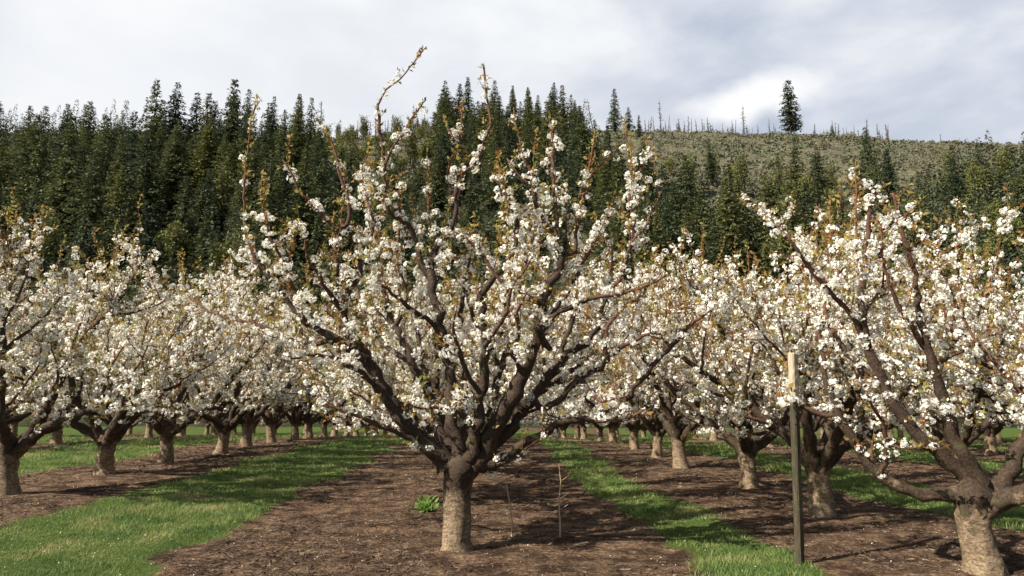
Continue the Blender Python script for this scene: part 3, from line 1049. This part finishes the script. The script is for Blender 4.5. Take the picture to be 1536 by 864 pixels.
hp(0, 'branch', -.3, -.8, [(516, 470, 4), (496, 445, 3.6), (478, 415, 3), (462, 388, 2.2), (458, 350, 1.5)], TW)
# limb 1: thin low left branch
hp(1, 'limb', -.1, -.6, [(664, 695, 6), (640, 677, 5.2), (615, 660, 4.6), (598, 650, 4.2), (580, 642, 3.6), (560, 634, 3), (540, 626, 2.5), (515, 617, 2), (485, 606, 1.4)], (.2, .12, .4, .6, .45))
# limb 2: left of the middle, leaning back
hp(2, 'limb', .05, .9, [(684, 698, 17), (668, 655, 12), (655, 620, 10), (645, 595, 9.5), (637, 578, 9), (622, 552, 7.5), (608, 525, 6.5), (592, 490, 6), (580, 455, 5), (574, 420, 4), (572, 380, 3), (566, 345, 2)], TW)
hp(2, 'branch', .5, 1.3, [(622, 552, 5.5), (600, 535, 4.5), (575, 515, 4), (550, 480, 3.2), (540, 450, 2.5), (530, 420, 1.8)], TW)
hp(2, 'branch', .6, .5, [(592, 490, 4), (610, 455, 3.5), (600, 410, 3), (596, 370, 2.4), (600, 335, 1.6)], TW)
# limb 3: middle limb that carries the tall shoots
hp(3, 'limb', 0, .25, [(692, 698, 17), (682, 652, 11.5), (678, 612, 10), (674, 570, 9.5), (669, 530, 9), (664, 500, 9), (659, 470, 8.5), (654, 448, 8), (648, 424, 8.5), (646, 402, 7), (650, 382, 6), (662, 362, 4.5), (676, 349, 3.8)], TW)
hp(3, 'branch', .2, .05, [(648, 420, 7), (634, 400, 6), (625, 370, 5.4), (617, 346, 5), (606, 332, 4.6), (592, 324, 4.2), (583, 317, 3.4)], TW)
hp(3, 'shoot', .05, -.1, [(583, 319, 3.4), (577, 285, 3), (577, 245, 2.8), (571, 200, 2.6), (567, 155, 2.2)], TS)
hp(3, 'shoot', -.1, -.1, [(567, 157, 1.8), (580, 136, 1.5), (600, 118, 1.2), (615, 100, 1.1), (629, 84, 1), (640, 70, .8)])
hp(3, 'shoot', -.05, .05, [(577, 247, 2.5), (590, 222, 2.1), (604, 200, 2), (616, 180, 1.6), (630, 160, 1.3), (639, 150, 1)], TS)
hp(3, 'branch', .25, .25, [(676, 350, 3.8), (683, 325, 3.6), (684, 295, 3.4), (683, 265, 3.2)], TS)
hp(3, 'shoot', .25, .15, [(683, 266, 3), (700, 257, 2.7), (718, 236, 2.6), (729, 205, 2.5), (734, 178, 2.2), (728, 135, 1.8), (725, 98, 1.4)], TS)
hp(3, 'shoot', .25, .35, [(682, 305, 2.4), (675, 282, 2.4), (671, 260, 2.4), (676, 240, 2.1), (687, 215, 1.9), (692, 182, 1.5), (694, 150, 1)], TS)
hp(3, 'shoot', .3, .35, [(688, 216, 1.4), (676, 200, 1.2), (666, 177, .9)])
hp(3, 'branch', .15, -.5, [(664, 500, 5), (640, 478, 4.4), (615, 462, 3.6), (590, 440, 2.8), (565, 424, 2), (540, 415, 1.4)], TW)
hp(3, 'shoot', .2, .1, [(655, 370, 2.2), (645, 335, 2), (643, 290, 1.6), (642, 240, 1.2), (640, 222, .8)], TS)
hp(3, 'branch', .2, .6, [(668, 520, 5), (688, 490, 4.5), (694, 450, 3.6), (700, 410, 2.8), (706, 380, 2), (708, 350, 1.4)], TW)
# limb 4: centre limb towards the camera
hp(4, 'limb', -.08, -.55, [(704, 698, 13), (712, 655, 10), (718, 612, 9.2), (722, 580, 8.5), (728, 545, 8), (728, 510, 7.4), (724, 475, 7), (721, 442, 7), (735, 422, 5.5), (752, 408, 4.6), (763, 392, 4.2), (770, 365, 4), (773, 340, 3.8), (770, 318, 3.4), (758, 298, 2.8), (750, 268, 2), (748, 250, 1.2)], TW)
hp(4, 'branch', -.4, -.4, [(752, 424, 3.2), (735, 400, 2.9), (713, 368, 2.6), (696, 355, 2.3), (682, 346, 2)], TW)
hp(4, 'branch', -.4, -.9, [(726, 520, 5), (745, 495, 4.2), (760, 465, 3.4), (765, 435, 2.6), (790, 400, 2), (800, 372, 1.5)], TW)
hp(4, 'branch', -.3, -.9, [(720, 590, 4.6), (700, 560, 4), (690, 530, 3.4), (680, 500, 2.6), (682, 470, 1.8)], TW)
hp(4, 'branch', -.3, -1.0, [(712, 640, 4), (690, 620, 3.4), (660, 612, 2.6), (630, 612, 2), (610, 605, 1.4)], TW)
# limb 5: leaning back in the middle
hp(5, 'limb', .08, 1.1, [(706, 697, 12), (716, 652, 10), (729, 624, 8.5), (740, 603, 7.6), (746, 580, 6.8), (749, 556, 6.4), (765, 520, 5.4), (775, 480, 4.6), (780, 440, 3.8), (790, 395, 3), (800, 350, 2.2), (805, 320, 1.5)], TW)
hp(5, 'branch', .7, 1.5, [(749, 556, 4.6), (735, 520, 4), (715, 490, 3.4), (700, 440, 2.8), (690, 400, 2), (676, 380, 1.3)], TW)
# limb 6: big right limb
hp(6, 'limb', 0, -.3, [(712, 700, 20), (735, 660, 16.5), (749, 635, 15), (763, 608, 14), (773, 588, 13), (785, 562, 12.5), (796, 535, 12), (803, 510, 10.5), (808, 485, 10), (815, 460, 9), (819, 438, 8), (826, 422, 7.2), (838, 405, 6.5), (844, 386, 6.6), (843, 376, 5)], TW)
hp(6, 'branch', -.22, -.3, [(814, 455, 7), (800, 449, 5.5), (786, 445, 4.4)])
hp(6, 'branch', -.25, -.5, [(824, 522, 6), (813, 508, 6.6), (808, 492, 7)])
hp(6, 'branch', -.3, -.4, [(843, 380, 5), (834, 364, 4.2), (823, 346, 3.4), (812, 322, 3.4), (803, 300, 4), (800, 262, 3.6)], TW)
hp(6, 'shoot', -.4, -.4, [(800, 264, 2.8), (786, 236, 2.1), (777, 200, 1.7), (771, 163, 1)], TS)
hp(6, 'branch', -.3, -.25, [(845, 380, 5), (862, 377, 4.2), (864, 350, 3), (869, 312, 2.6), (879, 288, 2.2)], TS)
hp(6, 'shoot', -.25, -.2, [(879, 290, 2.2), (884, 268, 2), (897, 252, 1.6), (914, 234, 1)], TS)
hp(6, 'shoot', -.25, -.3, [(868, 320, 2.2), (873, 285, 2), (883, 255, 1.7), (889, 225, 1.4), (893, 195, .9)], TS)
hp(6, 'branch', -.35, -.3, [(835, 366, 3.4), (838, 340, 3.2), (832, 302, 3), (830, 270, 3), (830, 225, 2.4), (829, 190, 1.8), (833, 178, 1)], TS)
hp(6, 'shoot', -.3, -.3, [(851, 372, 1.8), (849, 322, 1.4), (848, 284, 1)], TS)
hp(6, 'branch', -.25, -.55, [(812, 486, 4.5), (828, 476, 4.4), (850, 463, 4.4), (880, 450, 4.2), (905, 440, 3.8), (924, 426, 3.2), (933, 410, 3), (941, 388, 2.6), (948, 360, 2.4), (950, 330, 2.1), (945, 300, 1.9), (951, 258, 1.3)], TW)
hp(6, 'branch', -.4, -.5, [(868, 451, 3.6), (900, 446, 2.9), (945, 437, 2.5), (980, 424, 1.9), (998, 414, 1.3)], TS)
hp(6, 'branch', -.5, -.55, [(948, 362, 2), (965, 345, 1.8), (984, 306, 1.4), (994, 282, .9)], TS)
hp(6, 'branch', -.2, .4, [(800, 520, 5), (825, 480, 4), (850, 440, 3.4), (872, 400, 3), (890, 365, 2.4), (905, 330, 1.6)], TW)
hp(6, 'branch', -.2, -.9, [(786, 560, 5), (770, 530, 4), (780, 500, 3.2), (776, 470, 2.4), (790, 440, 1.6)], TW)
# limb 7: right limb behind
hp(7, 'limb', .1, .5, [(738, 672, 10), (762, 644, 10), (782, 618, 9.4), (800, 592, 8.8), (820, 565, 8.4), (835, 548, 7.8), (850, 531, 7.2), (868, 521, 6.2), (880, 512, 5.4), (892, 499, 4.8), (902, 475, 3.8), (908, 440, 3), (918, 405, 2.2), (916, 370, 1.4)], TW)
hp(7, 'branch', .35, .5, [(840, 543, 5.4), (846, 515, 4.8), (855, 494, 4), (862, 460, 3), (868, 420, 2)], TW)
hp(7, 'branch', .4, 1.0, [(868, 521, 4.5), (895, 490, 3.6), (930, 465, 3), (965, 440, 2.2), (985, 400, 1.5)], TW)
# limb 8: right branch from the knob on limb 7
hp(8, 'limb', .1, -.5, [(786, 606, 6), (802, 606, 6), (818, 611, 6), (832, 604, 6), (850, 586, 5.8), (870, 567, 5.4), (890, 555, 4.8), (907, 545, 4.4), (914, 537, 4), (935, 521, 3.6), (950, 511, 3), (964, 503, 2.6), (990, 500, 1.8)], TW)
hp(8, 'branch', -.3, -.4, [(910, 540, 4), (908, 520, 3.4), (912, 490, 2.8), (925, 470, 2)], TW)
hp(8, 'branch', -.2, -.8, [(870, 567, 4), (885, 590, 3), (905, 600, 2.4), (930, 598, 1.8)], TW)
# limb 9: long low right branch
hp(9, 'limb', -.05, -.35, [(728, 702, 10), (748, 690, 8), (778, 669, 7.4), (805, 655, 6.8), (830, 640, 6.4), (850, 633, 6), (880, 629, 5.6), (914, 614, 5.2), (945, 592, 4.8), (968, 561, 4.6), (985, 541, 4.2), (1000, 525, 3.7), (1020, 505, 3.2), (1035, 488, 2.9), (1049, 478, 2.4), (1066, 466, 1.5)], (.19, .18, .5, .4, .35))
hp(9, 'branch', -.3, -.5, [(880, 629, 3.6), (905, 634, 3), (940, 628, 2.4), (965, 615, 1.6)], TW)
hp(9, 'branch', -.05, -.15, [(732, 704, 4.4), (765, 690, 3.4), (792, 671, 2.8), (815, 655, 2)])
# limbs 10, 11: limbs at the back, seen only through the others
for k, (az, inc, L_) in enumerate(((1.15, .72, 2.5), (2.0, .8, 2.6), (1.6, .4, 2.6))):
    d = np.array((math.cos(az) * math.sin(inc), math.sin(az) * math.sin(inc), math.cos(inc)))
    pts = [np.array((0, .06, .62))]
    for s in range(8):
        d = norm(d + rng.normal(size=3) * .12 + np.array((0, 0, .05)))
        pts.append(pts[-1] + d * L_ / 8)
    lb = hero.add(pts, np.interp(np.linspace(0, 1, 9), (0, .12, .5, 1), (.09, .07, .045, .014)), 10 + k, 'limb', .09, .012)
    hero.twigs(lb, .16, .5, 1.0, .5, .2, 1, .7)
    hero.twigs(lb, .16, .25, .6, .4, .25, 1, .6)
hz = lambda py: float(unproj(686, py, HY)[2] - HZ)
tz = np.array([-.06, .03, .10, hz(783), hz(760), hz(742), hz(728), hz(716), hz(706), hz(697), hz(688)])
tr_ = np.array([26, 22.5, 20.5, 19.8, 19.2, 18.8, 20, 22.5, 26, 26, 17]) * HY / 1000
tx = np.array([0, 0, 0, 0, -.4, -1, -1, 1, 4, 6, 8]) * HY / 1000
make_tree(HERO, hero, (np.column_stack((tx, tz * 0, tz)), tr_), True, 1.0, 19)

# --- the tree at the right edge, with the limbs that reach into the view
EY = 6.6
ep = unproj(1475, 840, EY)
EX, EZ = ep[0], float(H(ep[0], EY))
EDGE = empty('cherry_tree', (EX, EY, EZ))
tag(EDGE, 'nearest cherry tree on the right, its dark limb reaching low behind the post', 'cherry tree')
ech, etr = grow_cherry(812, 4, 4.8)
keep_ = {b['limb'] for b in ech.br if b['kind'] == 'limb' and b['p'][-1][0] > -0.5}
ech.br = [b for b in ech.br if b['limb'] in keep_]
elocal = np.array((EX, EY, EZ))
def ep_(limb, kind, y0, y1, path, tw=None):
    n = len(path); P, rr = [], []
    for i, (a, b, w) in enumerate(path):
        Y = EY + y0 + (y1 - y0) * i / (n - 1)
        P.append(unproj(a, b, Y) - elocal); rr.append(w / 1000 * Y * (.80 if w > 4 else 1))
    bb = ech.add(P, rr, limb, kind, .07, .008)
    if tw: ech.twigs(bb, *tw)
ep_(10, 'limb', 0, .3, [(1470, 738, 16), (1425, 744, 12), (1385, 742, 11), (1350, 731, 10), (1320, 712, 9.5), (1295, 682, 8.5), (1272, 648, 8), (1256, 618, 7.5), (1244, 590, 6.5), (1236, 560, 5), (1232, 525, 3.6), (1225, 490, 2.4)], (.18, .18, .5, .4, .35))
ep_(10, 'branch', .2, .5, [(1262, 628, 5), (1235, 622, 4), (1205, 612, 3.4), (1180, 606, 2.6), (1165, 590, 1.8)], TW)
ep_(10, 'branch', .1, -.4, [(1320, 712, 5), (1330, 680, 4), (1326, 640, 3), (1310, 610, 2.2), (1300, 590, 1.6)], TW)
ep_(11, 'limb', .05, .2, [(1466, 728, 17), (1420, 690, 13), (1370, 645, 11), (1338, 600, 10), (1318, 560, 9.4), (1302, 520, 8.6), (1294, 480, 7.4), (1291, 445, 6), (1296, 405, 4.6), (1300, 360, 3.6), (1306, 310, 2.6), (1313, 284, 1.6)], TW)
ep_(11, 'branch', .15, -.2, [(1300, 515, 6), (1280, 480, 5), (1262, 455, 4.4), (1240, 432, 3.8), (1215, 402, 3.2), (1195, 375, 2.6), (1180, 352, 1.8)], TW)
ep_(11, 'branch', .1, .5, [(1318, 562, 6), (1290, 550, 5), (1262, 520, 4), (1245, 490, 3), (1235, 455, 2)], TW)
ep_(11, 'shoot', .15, .3, [(1292, 440, 2.4), (1286, 380, 2), (1284, 300, 1.5), (1283, 240, 1)], TS)
ep_(12, 'limb', 0, -.3, [(1470, 725, 15), (1440, 670, 12), (1415, 600, 10), (1395, 530, 8), (1380, 470, 6), (1370, 400, 4.4), (1350, 340, 3), (1340, 290, 1.8)], TW)
ep_(12, 'branch', -.1, -.4, [(1395, 530, 5), (1365, 490, 4), (1340, 440, 3), (1325, 390, 2.2), (1322, 340, 1.4)], TW)
make_tree(EDGE, ech, etr, True, 1.0, 17)

# --- four more forms, repeated along the rows
PROTO = []
for k, (sd, ns, hh, sp) in enumerate(((101, 6, 5.4, 2.3), (202, 5, 5.2, 2.3), (303, 7, 5.5, 2.4), (404, 6, 5.1, 2.2))):
    r = empty('cherry_tree', (0, 0, 0))
    ch, tr = grow_cherry(sd, ns, hh, sp)
    make_tree(r, ch, tr, False, .80, 15)
    PROTO.append([r, False])
rng = np.random.default_rng(909); random.seed(5)

ORD = 'first second third fourth fifth sixth seventh eighth ninth tenth eleventh twelfth'.split()
def place(u, d, label, group, k=None, rz=None, s=None, tall=1.0):
    k = int(rng.integers(0, 4)) if k is None else k
    x = u - 0.033 * d
    z = float(H(x, d))
    rz = rng.uniform(0, 6.28) if rz is None else rz
    s = rng.uniform(.92, 1.08) if s is None else s
    root, used = PROTO[k]
    if not used:
        PROTO[k][1] = True
        root.location = (x, d, z); root.rotation_euler = (0, 0, rz); root.scale = (s, s, s * tall)
        return tag(root, label, 'cherry tree', group)
    o = dup(root, (x, d, z), rz, (s * rng.uniform(.95, 1.08), s * rng.uniform(.95, 1.08), s * tall), label, group)
    o.rotation_euler = (rng.normal() * .035, rng.normal() * .035, rz)
    return o

def row(u, ds, words, group, own):
    for i, d in enumerate(ds):
        if i < own:
            lab = f'cherry tree {ORD[i]} from the front in the row {words}'
        else:
            lab = f'white blossoming cherry tree deep in the row {words}'
        du = rng.normal() * (.10 if abs(u) > 1 else .015)
        place(u + du, d, lab, group if i >= own else group.replace('deep in', 'at the front of'), tall=(1.09 if i < 5 else 1.03) if abs(u) > 1 else 1.0)

row(4.75, (9.75, 12.7, 16.3, 19.4, 22.9, 26.1, 29.7, 34, 38, 43, 47, 51, 55), 'just behind the wooden post', 'cherry trees deep in the row behind the wooden post', 7)
row(-7.6, (16.2, 18.9, 21.4, 23.8, 26.4, 28.7, 31, 33.8, 36.2, 39, 42, 45.5, 49, 53), 'left of the wide grass strip', 'cherry trees deep in the row left of the grass strip', 8)
for i, d in enumerate((10.9, 13.6)):
    place(-7.6, d, ('cherry tree nearest to the camera along the left edge', 'cherry tree second from the camera along the left edge')[i], 'cherry trees at the front left')
row(-.52, (11.3, 15.0, 18.8, 22.6, 26.4, 30.2, 34, 38, 42, 46, 50, 54), 'straight behind the large tree', 'cherry trees deep in the row behind the large tree', 1)
row(9.9, (11.2, 14.5, 17.8, 21.1, 24.4, 27.2, 30, 33.4, 36.8, 40.2, 44, 48, 52), 'two rows right of the large tree', 'cherry trees deep in the second row on the right', 5)
row(15.0, (17, 20.4, 23.8, 27.2, 30.6, 34, 37.4, 41, 44.5), 'three rows right of the large tree', 'cherry trees deep in the third row on the right', 0)
row(20.2, (24, 27.4, 30.8, 34.2, 37.6, 41, 45), 'four rows right of the large tree', 'cherry trees deep in the fourth row on the right', 0)
row(25.4, (32, 35.4, 38.8, 42.2, 46), 'five rows right of the large tree', 'cherry trees deep in the fifth row on the right', 0)
row(-14.8, (20.2, 23.4, 26.5, 29.7, 33, 36.2, 39.4, 43, 47, 51, 55), 'two rows left of the large tree', 'cherry trees deep in the second row on the left', 3)
row(-22, (28, 31.4, 34.8, 38.2, 41.6, 45, 49, 53), 'three rows left of the large tree', 'cherry trees deep in the third row on the left', 0)
row(-29, (37, 40.4, 44), 'four rows left of the large tree', 'cherry trees deep in the fourth row on the left', 0)

# ------------------------------------------------------------------ the wooden post
def post():
    Y = 6.9
    b = unproj(1199, 832, Y); t = unproj(1189, 531, Y)
    z0 = float(H(b[0], Y))
    o = empty('wooden_post', (b[0], Y, z0), R(28))
    hgt = t[2] - z0
    lean = (t[0] - b[0])
    m, tt, oo = new_mat('weathered_post')
    gr = noise_node(tt, 10, 6, .7, mapscale=(9, 9, .6))
    col = ramp_node(tt, gr, [(0.3, (0.022, 0.018, 0.012)), (0.5, (0.060, 0.048, 0.030)), (0.72, (0.12, 0.10, 0.065))])
    col = mix(tt, maprange(tt, noise_node(tt, 4, 4, .6), .5, .65), col, (0.034, 0.042, 0.020))
    principled(tt, oo, col, .9, gr, .5, .01, .2)
    m2, t2, o2 = new_mat('pale_post_top')
    g2_ = noise_node(t2, 10, 6, .7, mapscale=(9, 9, .6))
    principled(t2, o2, ramp_node(t2, g2_, [(0.30, (0.13, 0.10, 0.065)), (0.45, (0.36, 0.30, 0.21)), (0.72, (0.52, 0.45, 0.335))]), .85, g2_, .6, .01, .2)
    def prism(z_a, z_b, w, top, mat, name):
        prof = [(-w, -w + .012), (-w + .012, -w), (w - .012, -w), (w, -w + .012), (w, w - .012), (w - .012, w), (-w + .012, w), (-w, w - .012)]
        zs = list(np.linspace(z_a, z_b, 9)) + ([z_b + .012] if top else [])
        v = []
        for i, z in enumerate(zs):
            s = .80 if (top and i == len(zs) - 1) else 1.0
            lx = lean * math.cos(R(28)) * z / hgt; ly = -lean * math.sin(R(28)) * z / hgt
            for x, y in prof:
                v.append((x * s + lx + rng.normal() * .0012, y * s + ly + rng.normal() * .0012, z))
        n = len(zs); f = []
        for i in range(n - 1):
            for k in range(8):
                f.append((i * 8 + k, i * 8 + (k + 1) % 8, (i + 1) * 8 + (k + 1) % 8, (i + 1) * 8 + k))
        me = bpy.data.meshes.new(name)
        me.from_pydata(v, [], f + [tuple(range((n - 1) * 8, n * 8)), tuple(range(7, -1, -1))])
        me.materials.append(mat)
        return link(name, me, o)
    split = unproj(1191, 597, Y)[2] - z0
    prism(-.15, split, .037, False, m, 'shaft')
    prism(split + .001, hgt, .039, True, m2, 'painted_top')['label'] = 'pale bare top section of the post'
    tag(o, 'weathered wooden post with a pale top standing at the right', 'post')
post()

# ------------------------------------------------------------------ dry stalks and the weed by the trunk
def stalk(path, Y, label, branch=None):
    P = np.array([unproj(a, b, Y) for a, b in path])
    g = P[0].copy(); g[2] = float(H(g[0], Y))
    P = np.vstack(([g - (0, 0, .03)], P))
    bk = Bark()
    l_, r_ = smooth_line(P - g, np.linspace(.012, .006, len(P)), .08, .004)
    bk.add(l_, r_, 5)
    for q in (.35, .55, .75):
        i = int(q * len(l_))
        d = np.array((rng.choice((-1, 1)) * .10, rng.normal() * .05, .07))
        bk.add(np.array([l_[i], l_[i] + d * .6, l_[i] + d]), np.array((.004, .003, .002)), 4)
    o = link('dry_stalk', bk.mesh('dry_stalk', M_STALK))
    o.location = g
    tag(o, label, 'dry stalk')
stalk([(840, 780), (839, 750), (841, 722), (838, 697)], 8.3, 'tall straight dry stalk standing in the soil right of the trunk')
stalk([(768, 780), (764, 755), (761, 735), (758, 714)], 8.3, 'shorter bent dry stalk just right of the large trunk')

def weed():
    c = ground_hit(640, 768)
    bases, dirs = [], []
    for i in range(150):
        az = rng.uniform(0, 6.28); el = rng.uniform(.25, 1.4)
        d = np.array((math.cos(az) * math.cos(el), math.sin(az) * math.cos(el), math.sin(el)))
        bases.append(d * rng.uniform(.01, .14) * (1, 1, 1.05)); dirs.append(d + rng.normal(size=3) * .35)
    bases, dirs = np.array(bases), norm(np.array(dirs))
    n = len(bases); sd = norm(np.cross(dirs, norm(rng.normal(size=(n, 3))))); up = np.cross(sd, dirs)
    M = np.stack((sd, dirs, up), 1)
    T = np.broadcast_to(LEAF, (n, 4, 3)) + (rng.random((n, 4, 3)) - .5) * .14
    v = np.einsum('nki,nij->nkj', T, M) * rng.uniform(.05, .11, n)[:, None, None] + bases[:, None] * 1.25
    o = link('weed_plant', build_mesh('weed', v.reshape(-1, 3), [np.arange(n * 4).reshape(-1, 4)], M_WEED))
    o.location = c
    tag(o, 'small bright green leafy weed on the soil left of the large trunk', 'weed')
weed()

# ------------------------------------------------------------------ grass, mulch and fallen petals
def scatter_area(n, ymin, ymax, xmax=1.0):
    Y = ymin * (ymax / ymin) ** rng.random(n)
    X = (rng.random(n) * 2 - 1) * (0.80 * Y + 1.0)
    return X, Y

def grass():
    X, Y = scatter_area(1150000, 4.6, 48)
    # even density in the picture, thinned by how grassy the ground is
    g = grass_amount(X, Y) + (vnoise(X * 2.6, Y * 2.6, 91) - .5) * .5
    bald = sstep(.36, .50, fbm(X * .9 + 4, Y * .9, 96, 4))
    keep = rng.random(len(X)) < np.clip((g - .28) * 1.5, 0, 1) * (.16 + .84 * bald) * np.clip(Y / 9, .35, 1)
    X, Y = X[keep], Y[keep]
    n = len(X)
    Z = H(X, Y) + micro(X, Y) - .008
    tuft = vnoise(X * 1.7, Y * 1.7, 92)
    h = (rng.uniform(.025, .080, n) * (.35 + 1.3 * tuft ** 1.5)) * np.clip(.85 + Y / 60, .8, 1.5)
    w = rng.uniform(.0028, .0052, n) * np.clip(Y / 9, .8, 3.4)
    az = rng.uniform(0, 6.28, n)
    sd = np.stack((np.cos(az), np.sin(az), 0 * az), -1) * w[:, None]
    ln = rng.normal(size=(n, 2)) * .55
    top = np.stack((ln[:, 0] * h, ln[:, 1] * h, h), -1)
    B = np.stack((X, Y, Z), -1)
    midp = B + top * (.5, .5, .6)
    v = np.stack((B - sd, B + sd, midp + sd * .8, midp - sd * .8, B + top), 1).reshape(-1, 3)
    k = np.arange(n)[:, None] * 5
    print('grass', n)
    return build_mesh('grass', v, [k + np.array([[0, 1, 2, 3]]), k + np.array([[3, 2, 4]])], M_GRASS)
tag(link('grass', grass()), 'bright green grass strips between the orchard rows', 'grass', kind='stuff')

def mulch():
    X, Y = scatter_area(210000, 4.6, 40)
    g = grass_amount(X, Y)
    dens = .12 + .88 * sstep(.42, .60, fbm(X * .7, Y * 1.6, 55, 3))
    keep = (rng.random(len(X)) > g * 3) & (rng.random(len(X)) < dens)
    X, Y = X[keep], Y[keep]; n = len(X)
    Z = H(X, Y) + micro(X, Y) + .008
    s = np.minimum(rng.lognormal(0, .6, n), 3.2) * .019 * np.clip(Y / 12, .8, 1.8)
    tv = np.array(((-1, -.13, -.05), (1, -.10, -.05), (1, .10, -.05), (-1, .13, -.05), (-.9, 0, .13), (.9, 0, .13)))
    tf = [np.array(((0, 1, 5, 4), (2, 3, 4, 5)))]
    nr = norm(np.array((0, 0, 1.0)) + rng.normal(size=(n, 3)) * .22)
    v, f = scatter(tv, tf, np.stack((X, Y, Z), -1), nr, s, .16)
    return build_mesh('mulch', v, f, M_MULCH)
tag(link('mulch', mulch()), 'brown bark chips and twig litter on the bare soil', 'mulch', kind='stuff')

def petals():
    X, Y = scatter_area(4500, 4.6, 30)
    keep = rng.random(len(X)) < .35 + .4 * grass_amount(X, Y)
    X, Y = X[keep], Y[keep]; n = len(X)
    Z = H(X, Y) + micro(X, Y) + .012 + .04 * rng.random(n) * (grass_amount(X, Y) > .5)
    v, f = scatter(LEAF * (1.3, 1, 1) - (0, .5, 0), LEAFF, np.stack((X, Y, Z), -1), norm(np.array((0, 0, 1.0)) + rng.normal(size=(n, 3)) * .5), rng.uniform(.010, .018, n), .1)
    return build_mesh('petals', v, f, M_PETAL)
tag(link('fallen_petals', petals()), 'white fallen petals sprinkled over grass and soil', 'petals', kind='stuff')
